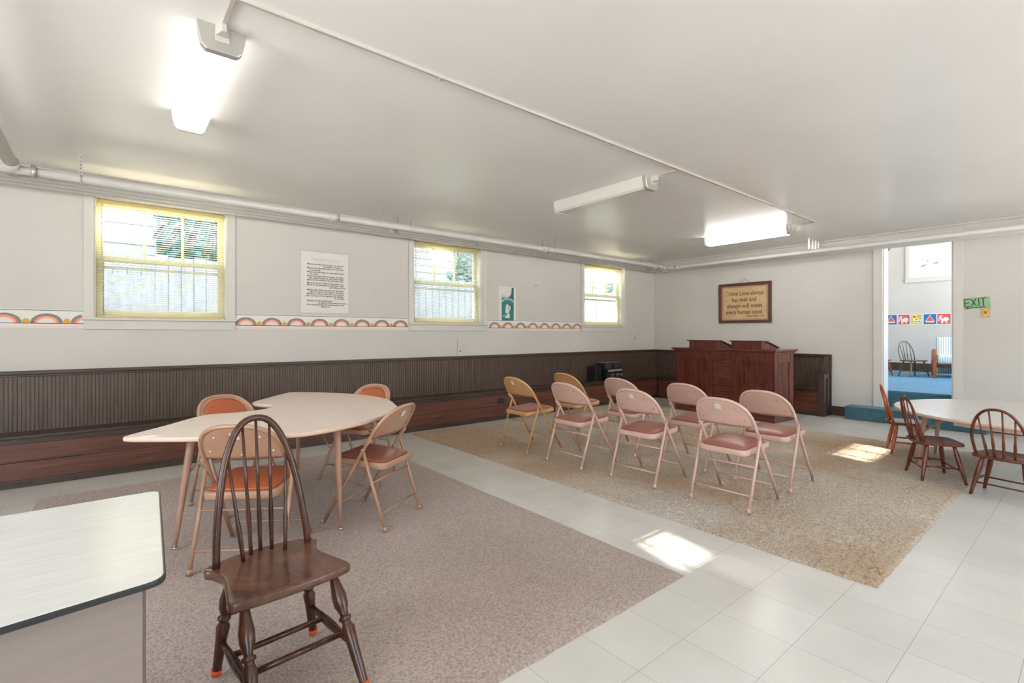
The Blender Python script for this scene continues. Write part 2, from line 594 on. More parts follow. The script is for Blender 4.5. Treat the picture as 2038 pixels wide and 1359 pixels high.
def recolour(root, table):
    """Give a copied thing its own paint: table maps part-name stems to materials."""
    for o in walk(root):
        k = o.name.split('.')[0]
        if k in table and o.type == 'MESH':
            for i, s in enumerate(o.material_slots):
                s.link = 'OBJECT'
                s.material = M[table[k]]


def spline(pts, n=6, closed=True):
    """Catmull-Rom through 2-D or 3-D points."""
    P = [Vector(p) for p in pts]
    N = len(P)
    out = []
    rng = range(N) if closed else range(N - 1)
    for i in rng:
        if closed:
            a, b, c, d = P[i - 1], P[i], P[(i + 1) % N], P[(i + 2) % N]
        else:
            a, b, c, d = P[max(i - 1, 0)], P[i], P[i + 1], P[min(i + 2, N - 1)]
        for k in range(n):
            t = k / n
            out.append(0.5 * ((2 * b) + (c - a) * t + (2 * a - 5 * b + 4 * c - d) * t * t + (3 * b - a - 3 * c + d) * t ** 3))
    if not closed:
        out.append(P[-1])
    return out


def round_rect(x0, x1, y0, y1, r, n=5):
    pts = []
    for cx, cy, a0 in ((x1 - r, y0 + r, -90), (x1 - r, y1 - r, 0), (x0 + r, y1 - r, 90), (x0 + r, y0 + r, 180)):
        for k in range(n + 1):
            a = R(a0 + 90 * k / n)
            pts.append((cx + r * math.cos(a), cy + r * math.sin(a)))
    return pts


def text_mesh(name, body, size, material, parent, loc, rot, align='LEFT', shear=0.0, spacing=1.0, line=1.0, width=None, bold=0.0):
    cu = bpy.data.curves.new(name, 'FONT')
    cu.body = body
    cu.size = size
    cu.align_x = align
    cu.shear = shear
    cu.space_character = spacing
    cu.space_line = line
    cu.extrude = 0.0004
    cu.offset = bold
    cu.resolution_u = 3
    t = bpy.data.objects.new(name, cu)
    COL.objects.link(t)
    bpy.context.view_layer.update()
    me = bpy.data.meshes.new_from_object(t.evaluated_get(bpy.context.evaluated_depsgraph_get()))
    bpy.data.objects.remove(t)
    if width:
        xs = [v.co.x for v in me.vertices]
        s = width / max(1e-6, max(xs) - min(xs))
        for v in me.vertices:
            v.co.x *= s
    me.name = name
    me.materials.clear()
    me.materials.append(M[material])
    o = bpy.data.objects.new(name, me)
    COL.objects.link(o)
    o.location = loc
    o.rotation_euler = rot
    if parent:
        o.parent = parent
    return o


def round_poly(pts, r, n=5):
    out = []
    N = len(pts)
    for i in range(N):
        a, b, c = Vector(pts[i - 1]), Vector(pts[i]), Vector(pts[(i + 1) % N])
        d1, d2 = (a - b).normalized(), (c - b).normalized()
        p1, p2 = b + d1 * r, b + d2 * r
        for k in range(n + 1):
            t = k / n
            out.append(tuple(p1 * (1 - t) ** 2 + b * 2 * t * (1 - t) + p2 * t * t))
    return out


ON_WINDOW_WALL = (R(90), 0, 0)          # lettering that faces -Y
ON_BACK_WALL = (R(90), 0, R(-90))       # lettering that faces -X

# ------------------------------------------------------------------ room shell
YW, XB, ZC = 5.90, 8.65, 2.70
XL, YR = -3.0, -3.4
WINS = [(-0.10, 0.97), (3.155, 4.30), (6.515, 7.665)]
WZ0, WZ1 = 1.40, 2.52


def wall_with_holes(axis, a0, a1, lo, hi, z0, z1, holes):
    """A wall from a0 to a1 along axis, between lo and hi across; holes: (a, a, z, z)."""
    mb = MB()
    put = (lambda p, q, u, w: mb.box(p, q, lo, hi, u, w)) if axis == 'x' else (lambda p, q, u, w: mb.box(lo, hi, p, q, u, w))
    c = a0
    for h0, h1, u, w in sorted(holes):
        put(c, h0, z0, z1)
        if u > z0:
            put(h0, h1, z0, u)
        if w < z1:
            put(h0, h1, w, z1)
        c = h1
    put(c, a1, z0, z1)
    return mb


struct(MB().box(XL - .2, XB + .2, YR - .2, YW + .25, -0.12, 0).build('floor', 'floor'))
struct(MB().box(XL - .2, XB, YR - .2, YW + .25, ZC, ZC + 0.14).build('ceiling', 'ceiling'))
struct(wall_with_holes('x', XL - .2, XB + .2, YW, YW + .25, 0, ZC, [(a, b, WZ0, WZ1) for a, b in WINS]).build('wall_north', 'wall'))
struct(wall_with_holes('y', YR - .2, YW, XB, XB + .2, 0, 3.95, [(1.286, 2.05, 0.0, 2.52)]).build('wall_east', 'wall'))
S_WINS = [(-2.7, -0.8), (2.7, 4.7), (6.3, 8.0)]
struct(wall_with_holes('x', XL - .2, XB + .2, YR - .2, YR, 0, ZC, [(a, b, 1.2, 2.5) for a, b in S_WINS]).build('wall_south', 'wall'))
struct(wall_with_holes('y', YR, YW, XL - .2, XL, 0, ZC, [(-2.6, -0.9, 0.9, 2.55), (1.0, 2.7, 0.9, 2.55)]).build('wall_west', 'wall'))
for a, b in S_WINS:
    portal(((a + b) / 2, YR - .1, 1.85), (R(90), 0, R(180)), b - a, 1.3)
for a, b in ((-2.6, -0.9), (1.0, 2.7)):
    portal((XL - .1, (a + b) / 2, 1.725), (R(90), 0, R(90 + 180)), b - a, 1.65)
for a, b in WINS:
    portal(((a + b) / 2, YW + .24, (WZ0 + WZ1) / 2), (R(-90), 0, 0), b - a, WZ1 - WZ0)

# cornice strip and brown baseboard on the far wall, doorway casing
mb = MB().prism([(XB, ZC), (XB - .035, ZC), (XB - .03, ZC - .014), (XB - .012, ZC - .022), (XB, ZC - .03)], YR, YW, 'y')
struct(mb.build('trim_1', 'trim'))
mb = MB()
for y0, y1 in ((2.45, 2.70), (YR, 0.93)):
    mb.box(XB - .022, XB, y0, y1, 0, 0.125)
    mb.box(XB - .016, XB, y0, y1, 0.125, 0.14)
struct(mb.build('baseboard_east', 'brown_base'))
dr = struct(thing('door_1', '', ''))
for k in ('label', 'category'):
    del dr[k]
c = MB()
c.box(XB - .022, XB, 2.05, 2.16, 0.19, 2.64)
c.box(XB - .022, XB, 1.186, 1.286, 0.19, 2.64)
c.box(XB - .024, XB, 1.186, 2.16, 2.52, 2.64)
c.build('door_casing', 'trim', dr, bevel=.004)
c = MB()
c.box(XB - .005, XB + .205, 2.035, 2.05, 0.19, 2.52)
c.box(XB - .005, XB + .205, 1.286, 1.301, 0.19, 2.52)
c.box(XB - .005, XB + .205, 1.286, 2.05, 2.505, 2.52)
c.build('door_jamb', 'trim', dr)

# ------------------------------------------------------------------ windows with blinds
for i, (a, b) in enumerate(WINS):
    w = struct(thing('window_%d' % (i + 1), '', ''))
    for k in ('label', 'category'):
        del w[k]
    oa, ob = a - .072, b + .072
    c = MB()
    c.box(oa, a, YW - .02, YW, WZ0, WZ1 + .10)
    c.box(b, ob, YW - .02, YW, WZ0, WZ1 + .10)
    c.box(oa, ob, YW - .022, YW, WZ1, WZ1 + .10)
    c.build('window_casing', 'trim', w, bevel=.003)
    MB().box(oa - .006, ob + .006, YW - .045, YW + .07, WZ0 - .022, WZ0 + .002).build('window_sill', 'trim', w, bevel=.004)
    MB().box(oa, ob, YW - .018, YW, WZ0 - .108, WZ0 - .022).build('window_apron', 'trim', w, bevel=.003)
    c = MB()
    c.box(a, a + .012, YW, YW + .25, WZ0, WZ1)
    c.box(b - .012, b, YW, YW + .25, WZ0, WZ1)
    c.box(a, b, YW, YW + .25, WZ1 - .012, WZ1)
    c.box(a, b, YW + .06, YW + .25, WZ0, WZ0 + .015)
    c.build('window_jamb', 'sash_white', w)
    mr = 1.965
    c = MB()          # upper sash, three lights, outer plane
    y0, y1 = YW + .135, YW + .17
    c.box(a + .012, a + .065, y0, y1, mr - .02, WZ1 - .012)
    c.box(b - .065, b - .012, y0, y1, mr - .02, WZ1 - .012)
    c.box(a + .065, b - .065, y0, y1, WZ1 - .07, WZ1 - .012)
    c.box(a + .065, b - .065, y0, y1, mr - .02, mr + .022)
    for t in (1 / 3, 2 / 3):
        xm = a + .065 + (b - a - .13) * t
        c.box(xm - .011, xm + .011, y0, y1, mr + .022, WZ1 - .07)
    c.build('upper_sash', 'sash', w, bevel=.003)
    MB().box(a + .06, b - .06, YW + .15, YW + .154, mr + .01, WZ1 - .06).build('upper_pane', 'glass', w)
    c = MB()          # lower sash, one light, inner plane
    y0, y1 = YW + .098, YW + .133
    c.box(a + .012, a + .068, y0, y1, WZ0 + .015, mr + .02)
    c.box(b - .068, b - .012, y0, y1, WZ0 + .015, mr + .02)
    c.box(a + .068, b - .068, y0, y1, mr - .022, mr + .02)
    c.box(a + .068, b - .068, y0, y1, WZ0 + .015, WZ0 + .075)
    c.build('lower_sash', 'sash', w, bevel=.003)
    MB().box(a + .06, b - .06, YW + .113, YW + .117, WZ0 + .07, mr - .015).build('lower_pane', 'glass', w)
    MB().box(a + .012, b - .012, YW + .20, YW + .212, 1.875, 1.905).build('storm_rail', 'silver', w)
    # blind
    lab = ['pale yellow venetian blind in the window nearest the handwritten poster and the kidney table',
           'pale yellow venetian blind in the middle window beside the small teal poster',
           'pale yellow venetian blind in the window nearest the room corner and wooden pulpit'][i]
    bl = thing('venetian_blind', lab, 'blind', ((a + b) / 2, YW + .055, WZ0), 0, 'venetian blinds in the wall windows')
    hw = (b - a) / 2 - .018
    H = WZ1 - WZ0
    MB().box(-hw, hw, -.014, .014, H - .045, H - .016).build('head_rail', 'blind_rail', bl, bevel=.002)
    sl = MB()
    nsl = 49
    ta = R(-6)
    for k in range(nsl):
        z = .032 + k * (H - .032 - .055) / (nsl - 1)
        rows = []
        for s, cr in ((-1, 0), (0, .0022), (1, 0)):
            yy, zz = s * .0125 * math.cos(ta), z + s * .0125 * math.sin(ta) + cr
            rows.append((yy, zz))
        vs = [(x, yy, zz) for x in (-hw, hw) for yy, zz in rows]
        sl.add(vs, [(0, 1, 4, 3), (1, 2, 5, 4)], 0, True)
    sl.build('slats', 'slat', bl)
    MB().box(-hw, hw, -.013, .013, .004, .020).build('bottom_rail', 'blind_rail', bl, bevel=.003)
    for t in (-.82, -.3, .3, .82):
        MB().box(hw * t - .0012, hw * t + .0012, -.0145, -.0130, .012, H - .03).build('ladder_cord', 'cord', bl)
    MB().tube([(-hw * .93, -.022, H - .05), (-hw * .93, -.024, .42)], .0035, 6).build('tilt_wand', 'cord', bl)

# ------------------------------------------------------------------ outside, seen through the blinds
struct(MB().box(-9, 19, YW + .25, 26, 0.95, 1.10).build('ground', 'ground'))
fn = thing('wooden_fence', 'weathered grey board fence standing outside the windows', 'fence', (0, 8.3, 1.1))
f = MB()
x = -7.0
while x < 17:
    f.box(x, x + .142, -.012, .012, 0, 1.22 + random.uniform(-.02, .02))
    x += .15
f.build('fence_boards', 'fence', fn)
f = MB()
f.box(-7, 17, .012, .06, .25, .34)
f.box(-7, 17, .012, .06, .95, 1.04)
f.build('fence_rail', 'fence', fn)


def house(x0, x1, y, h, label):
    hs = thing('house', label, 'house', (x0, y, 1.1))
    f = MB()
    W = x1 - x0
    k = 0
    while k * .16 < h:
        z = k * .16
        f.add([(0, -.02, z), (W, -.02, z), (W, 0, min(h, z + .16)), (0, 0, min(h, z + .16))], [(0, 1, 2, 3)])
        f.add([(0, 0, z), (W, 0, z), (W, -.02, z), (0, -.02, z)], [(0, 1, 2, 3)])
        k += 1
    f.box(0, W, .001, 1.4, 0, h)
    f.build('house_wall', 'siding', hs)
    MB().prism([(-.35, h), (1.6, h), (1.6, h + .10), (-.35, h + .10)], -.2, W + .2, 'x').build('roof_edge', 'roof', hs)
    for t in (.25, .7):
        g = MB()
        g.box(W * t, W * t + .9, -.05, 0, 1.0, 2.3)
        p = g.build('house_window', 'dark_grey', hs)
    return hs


house(-7.0, 0.62, 10.0, 3.1, 'white clapboard house seen through the window by the kidney table')
h2 = house(3.2, 17.0, 10.2, 3.1, 'white clapboard house seen through the two windows nearer the room corner')
for xa, xb in ((4.0, 4.56), (4.98, 5.6), (7.2, 7.86)):  # unseen blocks added above the roof to narrow the sun patches
    MB().box(xa - 3.2, xb - 3.2, .05, .65, 3.1, 4.6).build('sun_blocker', 'brick', h2)


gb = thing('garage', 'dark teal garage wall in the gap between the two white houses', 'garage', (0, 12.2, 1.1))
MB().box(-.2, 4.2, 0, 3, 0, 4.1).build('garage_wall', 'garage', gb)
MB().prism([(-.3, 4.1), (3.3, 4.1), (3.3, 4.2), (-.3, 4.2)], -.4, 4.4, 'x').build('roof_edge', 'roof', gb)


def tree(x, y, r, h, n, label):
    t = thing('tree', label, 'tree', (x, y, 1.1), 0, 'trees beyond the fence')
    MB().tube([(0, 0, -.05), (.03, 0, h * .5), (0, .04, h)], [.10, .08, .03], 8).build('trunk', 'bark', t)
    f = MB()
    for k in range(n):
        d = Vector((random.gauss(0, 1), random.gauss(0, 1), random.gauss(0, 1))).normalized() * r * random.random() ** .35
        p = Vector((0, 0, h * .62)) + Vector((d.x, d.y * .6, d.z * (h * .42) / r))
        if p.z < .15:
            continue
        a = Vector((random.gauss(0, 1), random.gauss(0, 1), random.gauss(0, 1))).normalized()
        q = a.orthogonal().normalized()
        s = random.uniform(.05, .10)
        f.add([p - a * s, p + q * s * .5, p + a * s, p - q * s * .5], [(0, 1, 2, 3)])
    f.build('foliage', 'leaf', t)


for x, y, r, h, n, l in ((1.35, 9.2, .85, 2.7, 1500, 'dark blue green tree beyond the fence behind the muntined window by the kidney table'),
                         (6.25, 9.2, .50, 1.9, 700, 'small leafy tree seen through the middle window'),
                         (11.9, 9.3, .6, 1.9, 900, 'leafy tree seen through the window nearest the room corner')):
    tree(x, y, r, h, n, l)

# ------------------------------------------------------------------ wallpaper border with rainbows


def border(x0, x1, label):
    mb = MB()
    names = ['p_white', 'p_navy', 'p_green', 'p_red', 'p_orange', 'p_peach', 'p_sun', 'p_skyblue', 'p_greyline']
    ix = {n: k for k, n in enumerate(names)}
    z0, z1 = 1.306, 1.466
    lay = [0.0]

    def q(xa, xb, za, zb, m):
        lay[0] += 0.00002
        y = YW - .0012 - lay[0]
        mb.poly([(xa, y, za), (xb, y, za), (xb, y, zb), (xa, y, zb)], ix[m])
    mb.box(x0, x1, YW - .0011, YW, z0, z1, 0)
    q(x0, x1, 1.4545, 1.4595, 'p_navy')
    q(x0, x1, 1.340, 1.346, 'p_navy')
    q(x0, x1, 1.327, 1.331, 'p_skyblue')
    q(x0, x1, 1.314, 1.318, 'p_orange')
    per = 0.26
    base = 1.346
    bands = [(1.00, .94, 'p_green'), (.92, .86, 'p_navy'), (.83, .80, 'p_greyline'), (.80, .70, 'p_red'), (.66, .58, 'p_orange'), (.55, .49, 'p_peach')]
    k = math.floor((x0 + .414) / per) - 1
    while -.414 + k * per - .11 < x1:
        cx = -.414 + k * per
        for ro, ri, m in bands:
            n = 20
            for s in range(n):
                t0, t1 = PI * s / n, PI * (s + 1) / n
                pts = []
                for rr, t in ((ro, t0), (ro, t1), (ri, t1), (ri, t0)):
                    pts.append((cx + .104 * rr * math.cos(t), base + .084 * rr * math.sin(t)))
                if min(p[0] for p in pts) >= x0 and max(p[0] for p in pts) <= x1:
                    mb.poly([(px, YW - .0024, pz) for px, pz in pts], ix[m])
        sx = cx + per / 2
        if x0 <= sx - .024 and sx + .024 <= x1:
            n = 12
            pts = [(sx + .025 * math.cos(PI * s / n), base + .010 + .030 * math.sin(PI * s / n)) for s in range(n + 1)]
            pts += [(sx - .018, base), (sx + .018, base)]
            mb.poly([(px, YW - .0026, pz) for px, pz in pts], ix['p_sun'])
        k += 1
    tag(mb.build('wallpaper_border', names), label, 'wallpaper border', 'rainbow wallpaper borders')


border(XL, WINS[0][0] - .073, 'strip of rainbow wallpaper border before the first window, above the bench end')
border(WINS[0][1] + .073, WINS[1][0] - .073, 'strip of rainbow wallpaper border under the handwritten poster')
border(WINS[1][1] + .073, WINS[2][0] - .073, 'strip of rainbow wallpaper border under the teal poster')

# ------------------------------------------------------------------ things on the window wall
pp = thing('handwritten_poster', 'large off white sheet of black handwriting on the window wall', 'poster', (1.99, YW, 1.855))
MB().slab([(p[0], p[1]) for p in round_rect(-.283, .283, -.362, .362, .012)], 0, .004, .001).build('sheet', 'paper', pp)
pp.children[0].rotation_euler = (R(90), 0, 0)
e_ = MB()
for xa, xb, za, zb in ((-.283, .283, .359, .362), (-.283, .283, -.362, -.359), (-.283, -.281, -.36, .36), (.281, .283, -.36, .36)):
    e_.box(xa, xb, -.0052, -.0042, za, zb)
e_.build('edge_line', 'pencil', pp)
text_mesh('title', 'THE BEATITUDES', .042, 'faint_ink', pp, (0, -.0045, .255), ON_WINDOW_WALL, 'CENTER')
LN = [(0, 'Blessed are the poor in spirit, for theirs is'), (.19, 'the kingdom of heaven.'), (0, 'Blessed are they that mourn, for they shall'), (.03, 'be comforted.'),
      (0, 'Blessed are the meek, for they shall inherit'), (.03, 'the earth.'), (0, 'Blessed are they which do hunger and thirst'),
      (.02, 'after righteousness, for they shall be filled.'), (0, 'Blessed are the merciful, for they shall obtain mercy.'), None,
      (0, 'Blessed are the pure in heart, for they shall see God.'), (0, 'Blessed are the peacemakers, for they shall be called'), (.26, 'the children of God.'), None,
      (0, 'Blessed are they which are persecuted for righteousness'), (.03, 'sake, for theirs is the kingdom of heaven.'),
      (0, 'Blessed are ye, when men shall revile you, and persecute'), (-.01, 'you, and say all evil against you falsely,'), (.32, 'for my sake.'), None,
      (0, 'Rejoice, and be exceeding glad,'), (.13, 'for great is your reward in heaven.'), (0, 'for so persecuted they the prophets which were'), (.16, 'before you.')]
zz = .205
for ln in LN:
    if ln is None:
        zz -= .011
        continue
    full = len(ln[1]) > 40
    text_mesh('handwriting', ln[1], .026, 'ink', pp, (-.212 + ln[0], -.0045, zz), ON_WINDOW_WALL, 'LEFT', .30, 1.0, 1.0, (.43 - ln[0]) if full else len(ln[1]) * .0096, .0004)
    zz -= .0232

po = thing('teal_poster', 'small teal and white poster above the rainbow border between two windows', 'poster', (4.775, YW, 1.722))
MB().box(-.172, .172, -.003, 0, -.262, .262).build('sheet', 'paper', po)
mb = MB()
NM = ['teal', 'deep_teal', 'pale_teal', 'print_white', 'paper']
Lp = lambda pts, y, m: mb.poly([(px, -y, pz) for px, pz in pts], m)
Lp([(-.115, -.262), (.125, -.262), (.125, .12), (.05, .10), (-.02, .10), (-.115, .13)], .0032, 0)
Lp([(.02, .09), (.125, -.02), (.125, .25), (.085, .25), (.078, .215), (.085, .20), (.072, .18), (.080, .165), (.066, .14)], .0034, 1)
Lp([(-.115, .085), (.01, .09), (-.02, .115), (-.115, .13)], .0034, 2)
Lp([(.03, .02), (.125, -.03), (.125, -.12), (.06, -.06)], .0034, 1)
fig = [(-.02, -.01), (.01, -.015), (.03, -.05), (.05, -.03), (.065, -.06), (.05, -.10), (.03, -.13), (.05, -.20), (.04, -.225), (-.06, -.225), (-.04, -.20), (-.01, -.17), (-.045, -.14), (-.04, -.08)]
Lp(fig, .0036, 3)
Lp([(-.03, -.15), (.03, -.145), (.03, -.155), (-.03, -.16)], .0038, 1)
Lp([(.01, -.06), (.02, -.055), (.045, -.10), (.035, -.105)], .0038, 1)
Lp([(-.09, -.20), (-.05, -.17), (-.045, -.175), (-.085, -.21)], .0036, 3)
for k in range(9):          # the arched line of unreadable white strokes
    a = R(130 - 80 * k / 8)
    cx, cz = .005 + .165 * math.cos(a), -.095 + .165 * math.sin(a)
    for s in (-1, 1):
        px = cx + s * .004
        Lp([(px - .0035, cz - .012), (px + .0035, cz - .012), (px + .0035, cz + .020), (px - .0035, cz + .020)], .0038, 3)
mb.build('print', NM, po)

ap = thing('cover_plate', 'white cover plate with a black round hole on the wall under the middle window', 'cover plate', (3.95, YW, 1.06))
MB().box(-.095, .095, -.012, 0, -.125, .115).build('plate', 'wall', ap, bevel=.003)
MB().tube([(-.055, -.016, -.055), (-.055, -.010, -.055)], .011, 14).build('hole_plug', 'black', ap)
nl = MB().tube([(5.366, YW, 2.031), (5.366, YW - .018, 2.035)], .006, 8).build('wall_nail', 'black')
tag(nl, 'small dark nail stuck in the wall above the rainbow border', 'nail')
mb = MB()
for dx, dz, s in ((0, 0, 1), (-.05, -.06, .6), (.06, .09, .7), (-.09, -.12, .5), (.13, .07, .5), (-.02, -.02, .7)):
    pts = [(8.00 + dx + .016 * s * random.uniform(.6, 1.2) * math.cos(t), 1.17 + dz + .03 * s * random.uniform(.6, 1.2) * math.sin(t)) for t in np.linspace(0, 2 * PI, 9)[:-1]]
    mb.prism(pts, YW - .002, YW, 'y')
tag(mb.build('paint_flakes', 'pencil'), 'dark chips of flaked paint on the wall by the room corner', 'paint flakes')
bpy.data.objects['paint_flakes']['kind'] = 'stuff'

# ------------------------------------------------------------------ pipes along the walls
PIPES = [(8.20, 5.245, 2.495, .033, 'thickest of the white heating pipes, outermost of the run under the ceiling'),
         (8.34, 5.42, 2.488, .019, 'thin white heating pipe, next to the thickest pipe of the run'),
         (8.46, 5.55, 2.488, .019, 'thin white heating pipe, third of the run counted from the thickest'),
         (8.58, 5.68, 2.488, .019, 'thin white heating pipe, nearest the walls and farthest from the thickest')]
for x, y, z, r, lab in PIPES:
    t = thing('heating_pipe', lab, 'pipe', (0, 0, 0), 0, 'white heating pipes under the ceiling')
    c_ = .10
    arc = [(x - c_ + c_ * math.sin(a), y - c_ + c_ * math.cos(a), z) for a in np.linspace(0, PI / 2, 7)]
    MB().tube([(XL + .012, y, z)] + arc + [(x, YR + .012, z)], r, 16).build('pipe_run', 'pipe', t)
    for px in ({.033: (1.86, 4.95, 7.75), .019: ()}[r]):
        MB().tube([(px - .045, y, z), (px + .045, y, z)], r * 1.28, 14).build('coupling', 'pipe', t)
    MB().tube([(x - c_ - .10, y, z), (x - c_ - .02, y, z)], r * 1.3, 14).build('coupling', 'pipe', t)
    MB().tube([(x, y - c_ - .02, z), (x, y - c_ - .10, z)], r * 1.3, 14).build('coupling', 'pipe', t)
for (k, px) in ((1, 2.62), (2, 3.9), (1, 6.35)):
    x, y, z, r, lab = PIPES[k]
    par = [o for o in bpy.data.objects if o.name.startswith('heating_pipe')][0]
    par = {o.get('label'): o for o in bpy.data.objects if o.name.startswith('heating_pipe')}[lab]
    MB().tube([(px - .05, y, z), (px + .05, y, z)], r * 1.5, 14).build('coupling', 'pipe', par)
bp_ = thing('branch_pipe', 'white pipe that crosses under the ceiling from the thickest pipe beyond the first window', 'pipe')
MB().tube([(-.56, 5.150, 2.530), (-.56, 2.0, 2.56), (-.56, YR + .012, 2.60)], .040, 16).build('pipe_run', 'pipe', bp_)
big = bpy.data.objects['heating_pipe']
MB().tube([(-.56, 5.32, 2.50), (-.56, 5.168, 2.526)], .052, 16).build('tee_fitting', 'pipe', big)
MB().tube([(-.455, 5.245, 2.495), (-.425, 5.245, 2.495)], .052, 16).build('flange', 'chrome_grey', big)


def hanger(px, py, z, r, lab, strap=False, turn=0):
    h = thing('pipe_hanger', lab, 'hanger', (px, py, 0), R(turn), 'pipe hangers fixed to the ceiling')
    if strap:
        s = MB()
        s.box(-.012, .012, -.0015, .0015, z + r + .006, ZC)
        s.build('strap', 'chrome_grey', h)
        s = MB()
        for k in range(5):
            zz = z + r + .02 + k * .03
            s.tube([(0, -.0025, zz), (0, -.0015, zz)], .004, 8)
        s.build('strap_holes', 'dark_grey', h)
    else:
        MB().tube([(0, 0, z + r * .5), (0, 0, ZC)], .004, 6).build('rod', 'chrome_grey', h)
    MB().tube([(0, (r + .0055) * math.sin(a), z + (r + .0055) * math.cos(a)) for a in np.linspace(0, 2 * PI, 17)[:-1]], .004, 6, closed=True).build('ring', 'chrome_grey', h)


def at_pipe(k, along, corner=False):
    x, y, z, r, _ = PIPES[k]
    return ((x, along) if corner else (along, y)) + (z, r)


hanger(*at_pipe(0, -.17), 'perforated strap holding the thickest pipe by the first window', True)
NTH = ['thickest pipe', 'thin pipe beside the thickest', 'second thin pipe from the thickest', 'thin pipe nearest the wall']
for k in range(4):
    if k:
        hanger(*at_pipe(k, 2.25 + .25 * k), 'thin rod hanging the %s above the handwritten poster' % NTH[k])
    hanger(*at_pipe(k, 5.15 + .02 * k), 'thin rod hanging the %s between the middle and corner windows' % NTH[k])
    hanger(*at_pipe(k, 7.95 - .02 * k), 'thin rod hanging the %s near the room corner' % NTH[k])
    hanger(*at_pipe(k, 2.86, True), 'white strap hanging the %s over the wall of the doorway' % NTH[k], True, 90)

# ------------------------------------------------------------------ ceiling conduit and fluorescent lights
cn = thing('ceiling_conduit', 'thin white surface conduit running the length of the ceiling', 'conduit')
MB().box(XL, 7.02, 2.371, 2.389, ZC - .013, ZC).build('raceway', 'cream', cn)
for px in (.10, 1.45, 2.95, 5.15, 5.75, 6.35, 6.9):
    MB().box(px - .012, px + .012, 2.364, 2.396, ZC - .017, ZC).build('clip', 'cream', cn)


def fixture(cx, lit, label):
    f = thing('fluorescent_light', label, 'ceiling light', (cx, 2.655, ZC), 0, 'wraparound fluorescent lights on the ceiling')
    L, W, D = 1.205, .098, .118
    prof = [(-W, 0), (-W, -.022), (-W + .004, -.05), (-W + .016, -D + .018), (-W + .034, -D), (W - .034, -D), (W - .016, -D + .018), (W - .004, -.05), (W, -.022), (W, 0)]
    cap = [(p[0] * 1.03, p[1] * 1.03 if p[1] < 0 else 0) for p in prof]
    MB().box(-W * .98, W * .98, .04, L - .03, -.024, 0).build('housing', 'trim', f)
    inner = [(p[0] * .985, min(-.003, p[1] * .985)) for p in prof]
    MB().prism(inner, .04, L - .028, 'y').build('diffuser', lit if lit else 'diffuser_off', f)
    MB().prism(cap, 0, .042, 'y').build('end_cap', 'chrome_grey', f, bevel=.004)
    MB().prism(cap, L - .03, L, 'y').build('end_cap', 'trim', f, bevel=.004)
    c = MB()
    c.box(-.010, .010, -.27, -.05, -.014, 0)
    c.prism([(-.010, -.06), (.010, -.06), (.028, -.005), (-.028, -.005)], -.05, 0, 'z')
    c.build('wire_channel', 'cream', f, bevel=.002)
    MB().box(-.03, .03, -.006, .001, -.075, 0).build('junction_cover', 'cream', f, bevel=.002)
    return f


fixture(.416, 'diffuser_on', 'lit fluorescent ceiling light above the kidney table and desk')
fixture(3.868, None, 'unlit fluorescent ceiling light above the middle of the room')
fixture(7.03, 'diffuser_new', 'lit fluorescent ceiling light nearest the wooden pulpit')

# ------------------------------------------------------------------ benches with beadboard backs


def beadboard(a0, a1, face, z0, z1, axis, pitch=.0265, depth=.006, sign=1):
    """A grooved sheet; face: coordinate of the front face, sign: direction towards the wall."""
    mb = MB()
    prof = []
    a = a0
    while a < a1 - pitch * .5:
        prof += [(a, 0), (a + pitch - .0065, 0), (a + pitch - .0048, depth), (a + pitch - .0017, depth)]
        a += pitch
    prof.append((a1, 0))
    vs = []
    for z in (z0, z1):
        for p, d in prof:
            vs.append((p, face + sign * d, z) if axis == 'x' else (face + sign * d, p, z))
    n = len(prof)
    mb.add(vs, [(i, i + 1, n + i + 1, n + i) for i in range(n - 1)])
    return mb


BY = 5.625        # front of the long bench
bn = thing('long_bench', 'dark wooden built-in bench running under all the windows with beadboard back', 'bench')
mb = beadboard(XL, 8.60, 5.855, .42, .895, 'x')
mb.box(XL, 8.60, 5.862, YW, .42, .895)
mb.box(8.575, 8.645, 5.830, 5.861, .424, .884)
mb.build('backrest', 'bead', bn)
mb = MB()
mb.box(XL, XB, 5.832, YW, .905, .935)
mb.box(XL, XB, 5.842, YW, .885, .905)
mb.build('cap_rail', 'bench_dark', bn, bevel=.004)
mb = MB()
mb.box(XL, XB, 5.60, 5.86, .398, .422)
mb.build('seat', 'bench_dark', bn, bevel=.004)
mb = MB()
mb.box(XL, XB, BY, 5.86, .205, .398)
mb.box(XL, XB, BY + .003, 5.86, .010, .202)
mb.build('front_panel', 'bench_x', bn, bevel=.003)
mb = MB()
mb.box(XL, 8.40, BY - .008, BY + .02, .352, .398)
mb.box(XL, 8.40, BY - .014, BY + .02, 0, .060)
mb.build('front_moulding', 'bench_dark', bn, bevel=.004)

bb = thing('short_bench', 'dark wooden built-in bench against the far wall behind the pulpit', 'bench')
mb = beadboard(2.75, 5.828, 8.605, .424, .895, 'y')
mb.box(8.612, XB, 2.75, 5.828, .424, .895)
mb.build('backrest', 'bead', bb)
mb = MB()
mb.box(8.575, XB, 2.70, 5.828, .905, .935)
mb.box(8.588, XB, 2.72, 5.828, .885, .905)
mb.build('cap_rail', 'bench_dark', bb, bevel=.004)
MB().box(8.32, XB, 2.74, 5.597, .398, .422).build('seat', 'bench_dark', bb, bevel=.004)
mb = MB()
mb.box(8.345, 8.62, 2.74, 5.595, .205, .398)
mb.box(8.348, 8.62, 2.74, 5.595, .010, .202)
mb.build('front_panel', 'bench_y', bb, bevel=.003)
mb = MB()
mb.box(8.337, 8.37, 2.74, 5.595, .352, .398)
mb.box(8.332, 8.37, 2.74, 5.595, 0, .060)
mb.build('front_moulding', 'bench_dark', bb, bevel=.004)
